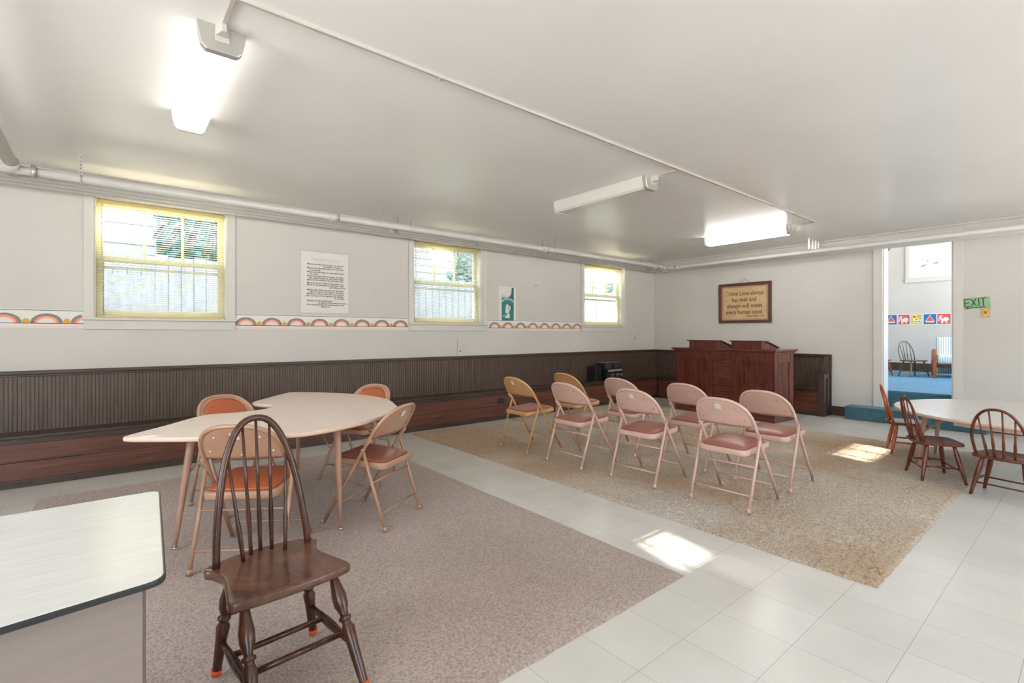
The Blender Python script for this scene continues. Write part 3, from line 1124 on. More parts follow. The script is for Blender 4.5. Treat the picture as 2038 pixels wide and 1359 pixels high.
prof = [(8.315, 0), (8.645, 0), (8.645, .925), (8.585, .925), (8.500, .632), (8.315, .632)]
mb = MB()
mb.prism(prof, 2.712, 2.785, 'y')
mb.build('end_panel', 'bench_dark', bb)
mb = MB()
for xa, xb, za, zb in ((8.3155, 8.385, .002, .631), (8.386, 8.500, .575, .631), (8.386, 8.599, .002, .085), (8.600, 8.6445, .002, .924), (8.470, 8.530, .086, .574)):
    mb.box(xa, xb, 2.695, 2.7118, za, zb)
mb.build('end_panel_frame', 'bench_dark', bb)
MB().box(8.30, 8.505, 2.69, 2.795, .633, .647).build('arm_cap', 'bench_dark', bb, bevel=.003)

ol = thing('power_outlet', 'black power outlet in the front of the long bench near the tan folding chair', 'outlet', (4.426, BY, .269))
MB().box(-.060, .060, -.006, 0, -.036, .036).build('cover', 'black', ol, bevel=.003)
for s in (-1, 1):
    MB().tube([(s * .027, -.008, 0), (s * .027, -.004, 0)], .016, 14).build('socket', 'dark_grey', ol)

# small stereo on the long bench
st = thing('cassette_stereo', 'black cassette stereo with silver buttons sitting on the long bench', 'stereo', (7.02, 5.60, .424), R(4))
MB().box(-.22, .22, .0, .20, 0, .195).build('body', 'black', st, bevel=.008)
MB().box(-.21, .21, -.004, .002, .155, .192).build('top_strip', 'grey', st, bevel=.003)
for s in (-1, 1):
    MB().box(s * .085 - .06, s * .085 + .06, -.007, .002, .055, .125).build('cassette_door', 'dark_grey', st, bevel=.003)
    MB().box(s * .085 - .05, s * .085 + .05, -.010, -.006, .095, .105).build('display_strip', 'silver', st)
for k in range(6):
    MB().box(-.16 + k * .055, -.125 + k * .055, -.010, .002, .020, .032).build('button', 'silver', st, bevel=.002)
for s in (.185,):
    MB().tube([(s, -.014, .09), (s, .002, .09)], .018, 14).build('knob', 'grey', st)
sp = thing('stereo_speaker', 'black speaker box on top of the cassette stereo, on the kidney table side', 'speaker', (6.875, 5.63, .620), R(4), 'speakers of the bench stereo')
MB().box(-.125, .125, 0, .17, 0, .115).build('cabinet', 'black', sp, bevel=.006)
MB().box(-.085, .085, -.004, .002, .015, .100).build('grille', 'dark_grey', sp, bevel=.003)
MB().box(-.125, .125, .0, .17, .1151, .119).build('cabinet_lid', 'grey', sp)
s2 = dup(sp)
s2.location = (7.135, 5.648, .620)
s2['label'] = 'black speaker box on top of the cassette stereo, on the pulpit side'
s3 = thing('tall_speaker', 'plain black speaker box standing behind the cassette stereo on the bench', 'speaker', (6.635, 5.645, .424), R(4))
MB().box(-.09, .085, 0, .17, 0, .255).build('cabinet', 'black', s3, bevel=.005)
MB().tube([(.02, -.002, .20), (.02, .004, .20)], .008, 10).build('badge', 'silver', s3)
crd = MB().tube(spline([(6.50, 5.70, .427), (6.58, 5.630, .428), (6.66, 5.622, .427), (6.74, 5.618, .428), (6.78, 5.63, .427), (6.70, 5.610, .428)], 6, False), .004, 6).build('speaker_cord', 'black')
tag(crd, 'loose black cord lying on the bench before the stereo', 'cord')

# ------------------------------------------------------------------ pulpit (double lectern)
lt = thing('double_lectern', 'mahogany brown double lectern with panelled front and two sloping book rests', 'lectern', (7.235, 3.751, 0), R(4.6) * -1)
HW, DP, HT = .812, .55, 1.0
mb = MB()
mb.box(.03, DP, -HW + .012, HW - .012, .10, .985)
core = mb.build('carcass', 'lectern', lt)
mb = MB()
stiles = [(HW - .125, HW), (.145, .265), (-.29, -.17), (-HW, -HW + .105)]
for y0, y1 in stiles:
    mb.box(0, .032, y0, y1, .14, .985)
for y0, y1 in ((stiles[1][1], stiles[0][0]), (stiles[2][1], stiles[1][0]), (stiles[3][1], stiles[2][0])):
    mb.box(0, .032, y0, y1, .855, .985)
    mb.box(0, .032, y0, y1, .14, .24)
mb.build('front_frame', 'lectern', lt, bevel=.004)


def panel(y0, y1, z0, z1, kind):
    mb = MB()
    mb.box(.020, .031, y0, y1, z0, z1)
    step = .042
    W, H = y1 - y0, z1 - z0
    if kind == 'h':
        z = z0 + .01
        while z < z1 - .02:
            mb.prism([(.020, z), (.012, z + .006), (.014, z + .022), (.020, z + .026)], y0 + .004, y1 - .004, 'y')
            z += .031
    else:
        k = -int(H / step) - 1
        while k * step * 1.4142 < W + H:
            # diagonal slats clipped to the panel: line  s*(y) + z = const
            c0 = k * step * 1.4142
            pts = []
            for cc in (c0, c0 + step * .87 * 1.4142):
                if kind == 'd':      # rises to +y
                    ya, za = cc, 0.0
                    if ya < 0:
                        ya, za = 0.0, -cc
                    yb, zb = cc + H, H
                    if yb > W:
                        yb, zb = W, W - cc
                else:
                    ya, za = cc, 0.0
                    if ya > W:
                        ya, za = W, cc - W
                    yb, zb = cc - H, H
                    if yb < 0:
                        yb, zb = 0.0, cc
                pts.append(((ya, za), (yb, zb)))
            (p1, p2), (p3, p4) = pts
            ok = all(-1e-6 <= p[0] <= W + 1e-6 and -1e-6 <= p[1] <= H + 1e-6 for p in (p1, p2, p3, p4))
            if ok and (Vector(p1) - Vector(p2)).length > .02 and (Vector(p3) - Vector(p4)).length > .02:
                mb.prism([(y0 + p[0], z0 + p[1]) for p in (p1, p2, p4, p3)], .006, .0205, 'x')
            k += 1
    return mb


panel(.265, HW - .125, .24, .855, 'u').build('front_panel', 'lectern', lt)
panel(-.17, .145, .24, .855, 'h').build('front_panel', 'lectern_h', lt)
panel(-HW + .105, -.29, .24, .855, 'd').build('front_panel', 'lectern', lt)
for s in (-1, 1):
    mb = MB()
    y0, y1 = (-HW, -HW + .02) if s < 0 else (HW - .02, HW)
    mb.box(.0, .10, y0, y1, .10, .985)
    mb.box(DP - .12, DP, y0, y1, .10, .985)
    mb.box(.10, DP - .12, y0, y1, .84, .985)
    mb.box(.10, DP - .12, y0, y1, .10, .24)
    for k in range(9):
        xa = .105 + k * (DP - .235) / 9
        yy = (-HW + .007, -HW + .013) if s < 0 else (HW - .013, HW - .007)
        mb.box(xa, xa + (DP - .235) / 9 - .006, yy[0], yy[1], .24, .84)
    mb.build('side_panel', 'lectern', lt, bevel=.003)
MB().box(-.006, DP + .006, -HW - .008, HW + .008, 0, .105).build('plinth', 'lectern_h', lt, bevel=.005)
mb = MB()
mb.box(-.045, DP + .04, -HW - .05, HW + .05, 1.002, 1.026)
mb.box(-.025, DP + .02, -HW - .03, HW + .03, .985, 1.002)
mb.box(-.012, DP + .01, -HW - .015, HW + .015, .955, .985)
mb.build('top_board', 'lectern_h', lt, bevel=.005)
for y0, y1 in ((.105, .585), (-.61, -.148)):
    mb = MB()
    mb.prism([(.045, 1.026), (.50, 1.026), (.50, 1.045), (.155, 1.138), (.045, 1.138)], y0, y1, 'y')
    rb = mb.build('book_rest', 'lectern', lt, bevel=.003)
    mb = MB()
    mb.prism([(.02, 1.136), (.155, 1.136), (.52, 1.038), (.525, 1.052), (.16, 1.152), (.02, 1.152)], y0 - .025, y1 + .025, 'y')
    mb.build('rest_lid', 'lectern_h', rb, bevel=.003)

# ------------------------------------------------------------------ framed text on the far wall
fr = thing('framed_text', 'brown wooden frame with gold lettering hanging on the far wall above the pulpit', 'picture frame', (XB, 4.044, 1.798))
hw, hh = .461, .354
mb = MB()
for y0, y1, z0, z1 in ((-hw, hw, hh - .05, hh), (-hw, hw, -hh, -hh + .05), (-hw, -hw + .052, -hh + .05, hh - .05), (hw - .052, hw, -hh + .05, hh - .05)):
    mb.box(-.03, 0, y0, y1, z0, z1)
mb.build('frame', 'frame_wood', fr, bevel=.006)
MB().box(-.012, -.002, -hw + .05, hw - .05, -hh + .05, hh - .05).build('mount', 'pink_mat', fr)
MB().box(-.014, -.0125, -hw + .085, hw - .085, -hh + .075, hh - .08).build('sheet', 'parchment', fr)
MB().box(-.019, -.0175, -hw + .045, hw - .045, -hh + .045, hh - .045).build('glass_pane', 'glass', fr)
for body, z, wd, y in (('Divine Love always', .135, .66, .335), ('has met and', .025, .43, .225), ('always will meet', -.085, .62, .315), ('every human need.', -.195, .655, .335)):
    text_mesh('lettering', body, .105, 'gilt', fr, (-.0155, y, z), ON_BACK_WALL, 'LEFT', 0, 1, 1, wd, .0022)
text_mesh('initial', 'D', .120, 'gilt', fr, (-.0158, .344, .130), ON_BACK_WALL, 'LEFT', 0, 1, 1, .074, .006)
text_mesh('initial', 'D', .112, 'gold', fr, (-.0166, .341, .133), ON_BACK_WALL, 'LEFT', 0, 1, 1, .066, .0012)
text_mesh('signature', 'Mary Baker Eddy', .036, 'gilt', fr, (-.0155, -.05, -.245), ON_BACK_WALL, 'LEFT', .25, 1, 1, .30, .001)
MB().tube([(-.010, .105, hh - .01), (-.006, .0, hh + .07), (-.010, -.105, hh - .01)], .0025, 6).build('hanging_wire', 'dark_grey', fr)

# ------------------------------------------------------------------ EXIT sign, switch
ex = thing('exit_sign', 'hand lettered green paper sign with an arrow beside the doorway', 'sign', (XB, 1.058, 1.650), R(0))
mb = MB().box(-.004, 0, -.127, .127, -.072, .072)
mb.build('sheet', 'green_paper', ex)
ex.rotation_euler = (R(-4), 0, 0)
mb = MB()


def stroke(y0, z0, y1, z1, r=.0042):
    mb.tube([(-.0048, y0, z0), (-.0048, y1, z1)], r, 6)


for a in ((.112, .058, .112, -.040), (.112, .056, .062, .056), (.110, .008, .070, .010), (.112, -.040, .064, -.038),
          (.050, .056, .002, -.040), (.004, .056, .050, -.040), (-.022, .056, -.022, -.040), (-.095, .056, -.035, .056), (-.064, .056, -.064, -.040),
          (.100, -.060, -.080, -.056)):
    stroke(*a)
mb.prism([(.112, -.060), (.085, -.049), (.085, -.069)], -.0070, -.0045, 'x')
mb.build('lettering', 'ink', ex)
sw = thing('light_switch', 'brass light switch plate with a dark red toggle under the green sign', 'light switch', (XB, .974, 1.525))
MB().box(-.006, 0, -.041, .041, -.062, .060).build('plate', 'brass', sw, bevel=.003)
MB().box(-.018, -.004, -.008, .008, -.016, .014).build('toggle', 'dark_red', sw, bevel=.003)
for s in (-1, 1):
    MB().tube([(-.008, 0, s * .035), (-.005, 0, s * .035)], .004, 8).build('screw', 'steel', sw)

# ------------------------------------------------------------------ carpeted step and upper room
stp = MB()
stp.box(XB - .001, 8.86, 1.302, 2.034, .002, .19)
stp.box(8.38, XB - .001, .935, 2.45, .002, .19)
tag(stp.build('carpeted_step', 'blue_carpet', bevel=.012), 'wide step covered in dark teal carpet below the doorway', 'step')
struct(MB().box(8.86, 14.1, -.6, 4.6, .10, .42).build('floor', 'blue_floor'))
struct(MB().box(8.852, 8.866, 1.29, 2.046, .19, .402).build('trim_2', 'blue_carpet'))
W2 = (1.55, 2.80, 2.50, 3.22)
struct(wall_with_holes('y', -.8, 4.8, 13.9, 14.1, .2, 3.95, [W2]).build('wall_far', 'wall'))
struct(wall_with_holes('x', 8.85, 14.1, -.8, -.6, .2, 3.95, [(9.3, 11.3, 1.3, 3.5), (11.6, 13.6, 1.3, 3.5)]).build('wall_right', 'wall'))
struct(wall_with_holes('x', 8.85, 14.1, 4.6, 4.8, .2, 3.95, []).build('wall_left', 'wall'))
struct(MB().box(8.65, 14.1, -.8, 4.8, 3.95, 4.05).build('ceiling', 'wall'))
for a, b in ((9.3, 11.2), (11.7, 13.5)):
    portal(((a + b) / 2, -.7, 2.4), (R(90), 0, R(180)), b - a, 2.2)
struct(MB().box(13.87, 13.9, -.6, 4.6, .42, .60).build('baseboard_far', 'brown_base'))
w = struct(thing('window_4', '', ''))
for k in ('label', 'category'):
    del w[k]
mb = MB()
y0, y1, z0, z1 = W2
mb.box(13.88, 13.9, y1, y1 + .075, z0 - .06, z1 + .07)
mb.box(13.88, 13.9, y0 - .075, y0, z0 - .06, z1 + .07)
mb.box(13.88, 13.9, y0 - .075, y1 + .075, z1, z1 + .07)
mb.box(13.87, 13.9, y0 - .08, y1 + .08, z0 - .10, z0)
mb.build('window_casing', 'trim', w, bevel=.003)
for ya, yb in ((2.18, 2.80), (1.55, 2.12)):
    mb = MB()
    mb.box(13.92, 13.955, ya, ya + .07, z0, z1)
    mb.box(13.92, 13.955, yb - .07, yb, z0, z1)
    mb.box(13.92, 13.955, ya + .07, yb - .07, z0, z0 + .075)
    mb.box(13.92, 13.955, ya + .07, yb - .07, z1 - .07, z1)
    mb.box(13.925, 13.95, (ya + yb) / 2 - .01, (ya + yb) / 2 + .01, z0 + .075, z1 - .07)
    mb.box(13.925, 13.95, ya + .07, yb - .07, (z0 + z1) / 2 - .01, (z0 + z1) / 2 + .01)
    sh = mb.build('window_sash', 'sash_white', w)
    MB().box(13.937, 13.940, ya + .06, yb - .06, z0 + .06, z1 - .06).build('pane', 'glass', w)
mb = MB()
mb.box(13.92, 13.96, 2.12, 2.18, z0, z1)
mb.build('mullion', 'sash_white', w)
for cy, cz, s, rot in ((2.57, 2.76, 1.0, -.45), (2.35, 2.80, .9, 0.0)):
    mb = MB()
    for k in range(5):
        t = (k - 2) * .035 * s
        py, pz = cy - t * math.cos(rot), cz - t * math.sin(rot) * 1.0
        mb.tube([(13.934, py, pz), (13.9365, py, pz)], .022 * s * (1 - abs(k - 2) * .18), 8)
    tag(mb.build('window_sticker', 'deep_teal'), 'dark green %s sticker on a lower pane of the high window in the next room' % ('slanting' if rot else 'level'), 'sticker')

CARDS = [(3.298, 3.267, 'c'), (3.239, 3.035, 'w'), (3.005, 2.801, 'e'), (2.775, 2.581, 'c'), (2.552, 2.342, 'w'), (2.324, 2.106, 'e')]
CL = ['sliver of a yellow picture square at the doorway edge in the next room', 'blue picture square with a watermelon slice, nearer the doorway post',
      'pink picture square with a pale animal, between the watermelon and the cow', 'yellow picture square with a black and white cow',
      'blue picture square with a watermelon slice, after the cow', 'pink picture square with a pale animal, last of the row']
for (ya, yb, kd), lab in zip(CARDS, CL):
    cy, hw_ = (ya + yb) / 2, (ya - yb) / 2
    t = thing('picture_square', lab, 'wall picture', (13.9, cy, 1.575), 0, 'picture squares on the wall of the next room')
    MB().box(-.003, 0, -hw_ - .008, hw_ + .008, -.122, .122).build('sheet', 'p_white', t)
    mb = MB()
    # local u runs along the viewer's left-to-right, i.e. -Y
    F = lambda pts, d, m: mb.poly([(-.003 - d, -u, v) for u, v in pts], m)
    h_ = .108
    if kd == 'w':
        nm = ['p_blue', 'p_red', 'p_white', 'p_green']
        F([(-hw_, -h_), (hw_, -h_), (hw_, h_), (-hw_, h_)], .0004, 0)
        F([(-.075, -.07), (.07, -.07), (.055, -.088), (-.06, -.088)], .0008, 3)
        F([(-.08, -.045), (.0, .095), (.075, -.045), (.065, -.072), (-.07, -.072)], .0006, 2)
        F([(-.062, -.035), (.0, .078), (.06, -.035), (.05, -.045), (-.05, -.045)], .0010, 1)
    elif kd == 'e':
        nm = ['p_rose', 'p_pink', 'p_white', 'p_red']
        F([(-hw_, -h_), (hw_, -h_), (hw_, h_), (-hw_, h_)], .0004, 0)
        el = lambda u, v, ru, rv: [(u + ru * math.cos(a), v + rv * math.sin(a)) for a in np.linspace(0, 2 * PI, 15)[:-1]]
        F(el(.015, -.005, .070, .050), .0008, 2)
        for u in (-.030, .045):
            F([(u - .016, -.092), (u + .016, -.092), (u + .018, -.02), (u - .018, -.02)], .0009, 2)
        F(el(-.045, .040, .040, .038), .0010, 2)
        F([(-.085, .040), (-.062, .030), (-.070, -.02), (-.082, -.055), (-.098, -.050), (-.090, -.01)], .0010, 2)
        F(el(-.018, .040, .024, .032), .0012, 1)
        F(el(.070, -.070, .022, .024), .0012, 3)
    else:
        nm = ['p_yellow', 'p_white', 'ink', 'p_sun']
        F([(-hw_, -h_), (hw_, -h_), (hw_, h_), (-hw_, h_)], .0004, 0)
        if hw_ > .05:
            F([(-.07, .05), (-.03, .02), (.09, .03), (.085, -.04), (.03, -.085), (-.03, -.08), (-.06, -.02)], .0008, 1)
            for u, v, s in ((-.04, .055, .022), (.0, .0, .016), (.06, .012, .018), (-.01, -.05, .016), (.045, -.045, .015)):
                F([(u + s * math.cos(a), v + s * .7 * math.sin(a)) for a in np.linspace(0, 2 * PI, 9)[:-1]], .0012, 2)
            F([(.0, .05), (.04, .04), (.08, .055), (.07, .09), (.02, .09)], .0010, 3)
    mb.build('print', nm, t)
fs_ = MB().prism([(9.62, 2.40), (9.59, 2.40), (9.33, 1.20), (9.36, 1.20)], .4202, .4245, 'z').build('pale_strip', 'silver')  # thin pale strip laid just above the blue carpet
tag(fs_, 'narrow pale strip across the blue carpet in the next room', 'carpet strip')
lb = thing('wall_lamp', 'white strip lamp on a dark bracket high in the next room', 'lamp', (13.2, 3.20, 2.95))
MB().box(-.05, .05, .0, .8, -.03, .03).build('lamp_tube', 'p_white', lb)
lb.rotation_euler = (R(28), 0, 0)
MB().tube([(0, .02, 0), (.1, -.05, .12), (.12, -.06, .3)], .02, 8).build('bracket', 'dark_grey', lb)

# settee in the next room
se = thing('armchair', 'wooden armchair with blue and white striped cushions in the next room', 'armchair', (12.57, 1.72, .42), R(11))
for s in (-1, 1):
    ar = MB()
    ar.prism([(-.52, 0), (-.44, 0), (-.43, .42), (.30, .30), (.33, 0), (.42, 0), (.38, .50), (-.54, .55), (-.55, .45)], s * .43 - .03, s * .43 + .03, 'y')
    ar.build('arm_frame', 'orange_wood', se, bevel=.008)
MB().box(-.46, .34, -.40, .40, .20, .26).build('seat_frame', 'windsor_dark', se)
MB().slab(round_rect(-.50, .25, -.40, .40, .05), .262, .43, .05).build('seat_cushion', 'ticking', se)
bc = MB().slab(round_rect(-.40, .40, -.36, .38, .05), 0, .14, .045)
bc.v = [(.30 + .10 * (v[1]) - v[2], v[0], .40 + v[1] * .97) for v in bc.v]
bc.build('back_cushion', 'ticking', se)

# ------------------------------------------------------------------ rugs


def rug(name, x0, x1, y0, y1, step, base, amp, material, ragged, label):
    nx, ny = int((x1 - x0) / step) + 1, int((y1 - y0) / step) + 1
    rs = np.random.RandomState(3)
    X, Y = np.meshgrid(np.linspace(x0, x1, nx), np.linspace(y0, y1, ny), indexing='ij')
    Z = base + amp * rs.rand(nx, ny)
    j = step * .35
    X = X + rs.uniform(-j, j, X.shape)
    Y = Y + rs.uniform(-j, j, Y.shape)
    wob = lambda n: np.convolve(rs.uniform(-1, 1, n + 8), np.ones(9) / 9, 'valid')[:n] * ragged * 2.2 + rs.uniform(-1, 1, n) * ragged * .6
    X[0, :] = x0 + wob(ny)
    X[-1, :] = x1 + wob(ny)
    Y[:, 0] = y0 + wob(nx)
    Y[:, -1] = y1 + wob(nx)
    for sl in ((0, slice(None)), (-1, slice(None)), (slice(None), 0), (slice(None), -1)):
        Z[sl] = .001
    vs = np.stack([X, Y, Z], -1).reshape(-1, 3)
    idx = np.arange(nx * ny).reshape(nx, ny)
    q = np.stack([idx[:-1, :-1], idx[1:, :-1], idx[1:, 1:], idx[:-1, 1:]], -1).reshape(-1, 4)
    me = bpy.data.meshes.new(name)
    me.from_pydata(vs.tolist(), [], q.tolist())
    me.materials.append(M[material])
    me.polygons.foreach_set('use_smooth', [True] * len(q))
    o = bpy.data.objects.new(name, me)
    COL.objects.link(o)
    tag(o, label, 'rug')
    return o


rug('brown_rug', -.413, 2.298, 1.382, 5.133, .022, .006, .003, 'brown_rug', .002, 'large flat brown carpet under the kidney table')
rug('tan_rug', 2.91, 6.95, .715, 5.50, .0165, .007, .012, 'tan_rug', .006, 'large tan shag rug under the rows of folding chairs')

# ------------------------------------------------------------------ folding chairs


def make_folding_chair(label, group):
    t = thing('folding_chair', label, 'folding chair', (0, 0, 0), 0, group)
    yz = lambda z: .235 - .61 * z           # the lean of the long bent tube
    bow = lambda x: -.032 * (1 - (x / .212) ** 2)
    hx, z_s, z_t = .209, .555, .765
    ex_ = 2 / 2.7

    def arch(s, n=22):
        out = []
        for k in range(n + 1):
            a = PI * k / n
            cx, sx = math.cos(a), math.sin(a)
            x = hx * s * math.copysign(abs(cx) ** ex_, cx)
            out.append((x, z_s + (z_t - z_s) * s * abs(sx) ** ex_))
        return out
    A = arch(1.0)
    pts = [(.221, yz(0.012), .012), (.214, yz(.25), .25), (.209, yz(.45), .45)]
    pts += [(x, yz(z) + bow(x) * min(1, (z - z_s) / .12 + .0), z) for x, z in A]
    pts += [(-.209, yz(.45), .45), (-.214, yz(.25), .25), (-.221, yz(.012), .012)]
    MB().tube(pts, .0118, 10).build('back_frame', 'mauve', t)
    for s in (-1, 1):
        MB().tube([(s * .2165, -.235, .012), (s * .218, -.15, .25), (s * .2215, -.068, .508)], .0105, 10).build('leg', 'mauve', t)
        MB().tube([(s * .2165, -.235, 0), (s * .2165, -.232, .028)], [.0145, .0135], 10).build('foot_cap', 'mauve', t)
        MB().tube([(s * .221, .235, 0), (s * .221, .230, .028)], [.0155, .0145], 10).build('foot_cap', 'mauve', t)
        MB().tube([(s * .218, -.066, .498), (s * .214, -.125, .565)], .0075, 8).build('hinge_link', 'mauve', t)
        MB().tube([(s * .232, -.071, .497), (s * .224, -.071, .497)], .0085, 8).build('hinge_rivet', 'steel', t)

    # pressed back panel and its front pad
    def face(s, yoff, bulge, rows=8, cols=16, drop=.0):
        vs, fs = [], []
        zb = z_s + .012
        for i in range(rows + 1):
            v = i / rows
            for k in range(cols + 1):
                u = -1 + 2 * k / cols
                # height of the arch at this u
                x = hx * s * u * .985
                h_ = (z_t - z_s) * s * max(0, 1 - abs(u) ** 2.7) ** (1 / 2.7)
                lo = zb - .004 - drop + .006 * u * u
                z = lo + (z_s + (z_t - z_s) * (1 - s) * .5 + h_ - lo) * v if h_ > .0 else lo
                z = max(z, lo)
                e_ = (1 - u ** 4) * (1 - (2 * v - 1) ** 4)
                vs.append((x, yz(z) + bow(x) + yoff + bulge * e_, z))
        for i in range(rows):
            for k in range(cols):
                a = i * (cols + 1) + k
                fs.append((a, a + 1, a + cols + 2, a + cols + 1))
        mb = MB()
        mb.add(vs, fs, 0, True)
        return mb
    face(1.0, .002, 0).build('back_panel', 'mauve', t, solid=.008)
    face(.80, .010, .014, drop=-.012).build('back_pad', 'rose_vinyl', t, solid=.010)
    for x, z in ((-.11, .70), (.11, .70), (-.155, .615), (.155, .615), (0, .595)):
        y = yz(z) + bow(x)
        MB().tube([(x, y - .006, z), (x, y + .0, z)], .0048, 8).build('rivet', 'steel', t)
    # seat
    tilt = lambda x, y: (y + .02) * .065
    pan = round_poly([(-.184, -.205), (.184, -.205), (.194, .185), (-.194, .185)], .062, 6)
    mb = MB().slab(pan[::-1] if area(pan) < 0 else pan, .378, .421, .010, seg=2)
    mb.v = [(x, y, z + tilt(x, y)) for x, y, z in mb.v]
    mb.build('seat_pan', 'mauve', t)
    cu = [(p[0] * .90, p[1] * .90 - .004) for p in pan]
    cu = cu[::-1] if area(cu) < 0 else cu
    mb = MB().slab(cu, .420, .436, .008, seg=2, dome=.017)
    mb.v = [(x, y, z + tilt(x, y)) for x, y, z in mb.v]
    mb.build('seat_cushion', 'rose_vinyl', t)
    rear = lambda z: -.235 + .167 * z / .505
    MB().tube([(-.216, rear(.105), .105), (.216, rear(.105), .105)], .0062, 8).build('crossbar', 'mauve', t)
    MB().tube([(-.218, rear(.295), .295), (.218, rear(.295), .295)], .0062, 8).build('crossbar', 'mauve', t)
    MB().tube([(-.218, yz(.115), .115), (.218, yz(.115), .115)], .0062, 8).build('crossbar', 'mauve', t)
    return t


def area(p):
    return sum(p[i - 1][0] * p[i][1] - p[i][0] * p[i - 1][1] for i in range(len(p))) / 2


FC = make_folding_chair('x', 'folding chairs in the rows on the tan rug')
STK = None


def sticker(root, x=-.005, z=.708, w=.021, h=.019):
    yz = .235 - .61 * z - .032 - .0062
    mb = MB()
    mb.add([(x - w, yz + .61 * h - .0, z - h), (x + w, yz + .61 * h, z - h), (x + w, yz - .61 * h, z + h), (x - w, yz - .61 * h, z + h)], [(0, 1, 2, 3)])
    mb.build('label_sticker', 'sticker', root, solid=.0008)


# feet measured on the floor: (x, y, facing in degrees, paint, seat, sticker, scale, label)
ROWS = [(3.560, 4.000, -1, 'tan', 'rose_vinyl', True, 1.04, 'tan folding chair with a white label in the near row, closest to the long bench'),
        (3.550, 3.240, -1, 'mauve', 'rose_vinyl', False, 1.05, 'mauve folding chair without a label beside the tan chair in the near row'),
        (3.600, 2.514, 1, 'mauve', 'rose_vinyl', True, 1.0, 'mauve folding chair with a white label, third of the near row from the bench'),
        (3.620, 1.771, 0, 'mauve', 'rose_vinyl', True, 1.0, 'mauve folding chair with a white label, end of the near row by the doorway'),
        (4.355, 4.033, -2, 'tan', 'rose_vinyl', False, 1.04, 'tan folding chair in the far row facing the stereo, half hidden by a mauve chair'),
        (4.318, 3.220, -1, 'mauve', 'rose_vinyl', False, 1.05, 'mauve folding chair second of the far row from the bench, behind a labelled chair'),
        (4.345, 2.494, 0, 'mauve', 'rose_vinyl', False, 1.0, 'mauve folding chair third of the far row in front of the pulpit'),
        (4.320, 1.777, 0, 'mauve', 'rose_vinyl', False, 1.0, 'mauve folding chair end of the far row, closest to the doorway step')]
TABLE_CH = [(.645, 3.070, 56, 'beige', 'orange_vinyl', True, 1.04, 'beige folding chair with orange seat at the kidney table behind the tall spindle chair'),
            (1.400, 3.185, 122, 'beige', 'brown_vinyl', True, 1.0, 'beige folding chair with brown seat at the rounded side of the kidney table'),
            (.745, 4.062, -70, 'beige', 'orange_vinyl', False, 1.0, 'folding chair with orange padded back behind the notch of the kidney table'),
            (1.70, 4.187, 209, 'beige', 'orange_vinyl', False, 1.0, 'folding chair with orange padded back at the far end of the kidney table')]
first = True
SRC = FC
made = []
for grp, lst in (('folding chairs in the rows on the tan rug', ROWS), ('folding chairs around the kidney table', TABLE_CH)):
    for (x, y, a, pc, sc, stick, s, lab) in lst:
        made.append((x, y, a, pc, sc, stick, s, lab, grp))
roots = [SRC] + [dup(SRC) for _ in made[1:]]
FRAME = ('back_frame', 'leg', 'foot_cap', 'hinge_link', 'back_panel', 'seat_pan', 'crossbar')
for o, (x, y, a, pc, sc, stick, s, lab, grp) in zip(roots, made):
    o.location = (x, y, .0215 if grp.endswith('rug') else .0115)
    o.rotation_euler = (0, 0, R(a - 90))
    o.scale = (s, s, 1.0)
    o['label'], o['group'] = lab, grp
    tb = {k: pc for k in FRAME}
    tb.update({'seat_cushion': sc, 'back_pad': sc})
    recolour(o, tb)
    if stick:
        sticker(o)

# ------------------------------------------------------------------ kidney table
kt = thing('kidney_table', 'large pinkish beige kidney shaped activity table on the brown carpet', 'table')
u_, n_ = Vector((.626, .779)), Vector((.779, -.626))
O_ = Vector((.154, 3.80))
UN = [(-.155, .03), (-.10, -.005), (.20, 0), (.60, -.005), (.69, .06), (.77, .20), (.91, .30), (1.06, .31), (1.15, .26), (1.20, .15), (1.27, .04), (1.36, 0),
      (1.62, -.005), (1.95, 0), (2.07, .03), (2.085, .18), (2.00, .53), (1.82, .89), (1.54, 1.15), (1.13, 1.33), (.985, 1.36), (.62, 1.36), (.29, 1.24), (.034, 1.08), (-.074, .91), (-.157, .45), (-.165, .14)]
KP = [(O_ + u_ * a + n_ * b) * .909 for a, b in UN]
KP = [(p.x, p.y) for p in spline(KP, 5)]
if area(KP) < 0:
    KP = KP[::-1]
MB().slab(KP, .672, .700, .010, 0, 1).build('table_top', ['laminate', 'laminate_edge'], kt)
KLEG = [((.385, 3.43, .672), (.296, 3.399, .0095)), ((1.12, 3.10, .672), (1.134, 3.077, .0095)), ((1.29, 4.52, .672), (1.307, 4.591, .0095)), ((1.64, 3.76, .672), (1.694, 3.721, .0095))]
kc = Vector((1.1, 3.8, .5))


def tapered_leg(par, top, foot, m='table_leg', brace=None):
    top, foot = Vector(top), Vector(foot)
    MB().lathe(foot + Vector((0, 0, .02)), top, [(0, .010), (.25, .015), (.8, .021), (1, .022)], 12).build('leg', m, par)
    MB().lathe(foot + Vector((0, 0, .008)), foot + Vector((0, 0, .030)), [(0, .014), (.4, .014), (.41, .008), (1, .010)], 12).build('glide', 'steel', par)
    if brace:
        mid = foot.lerp(top, .62)
        for d in brace:
            MB().tube([mid, Vector(d)], .004, 6).build('brace', m, par)


for tp, ft in KLEG:
    tpv = Vector(tp)
    dr_ = (Vector((1.1, 3.6, tpv.z)) - tpv).normalized()
    pr = Vector((-dr_.y, dr_.x, 0))
    tapered_leg(kt, tp, ft, 'table_leg', [tpv + dr_ * .22 + pr * .05, tpv + dr_ * .22 - pr * .05])

# ------------------------------------------------------------------ desk in the foreground
dk = thing('desk', 'pale grey laminate desk with a black edge in the foreground corner', 'desk')
dp = [(-.75, 1.19), (.098, 1.298), (.137, 2.048), (-.75, 2.045)]


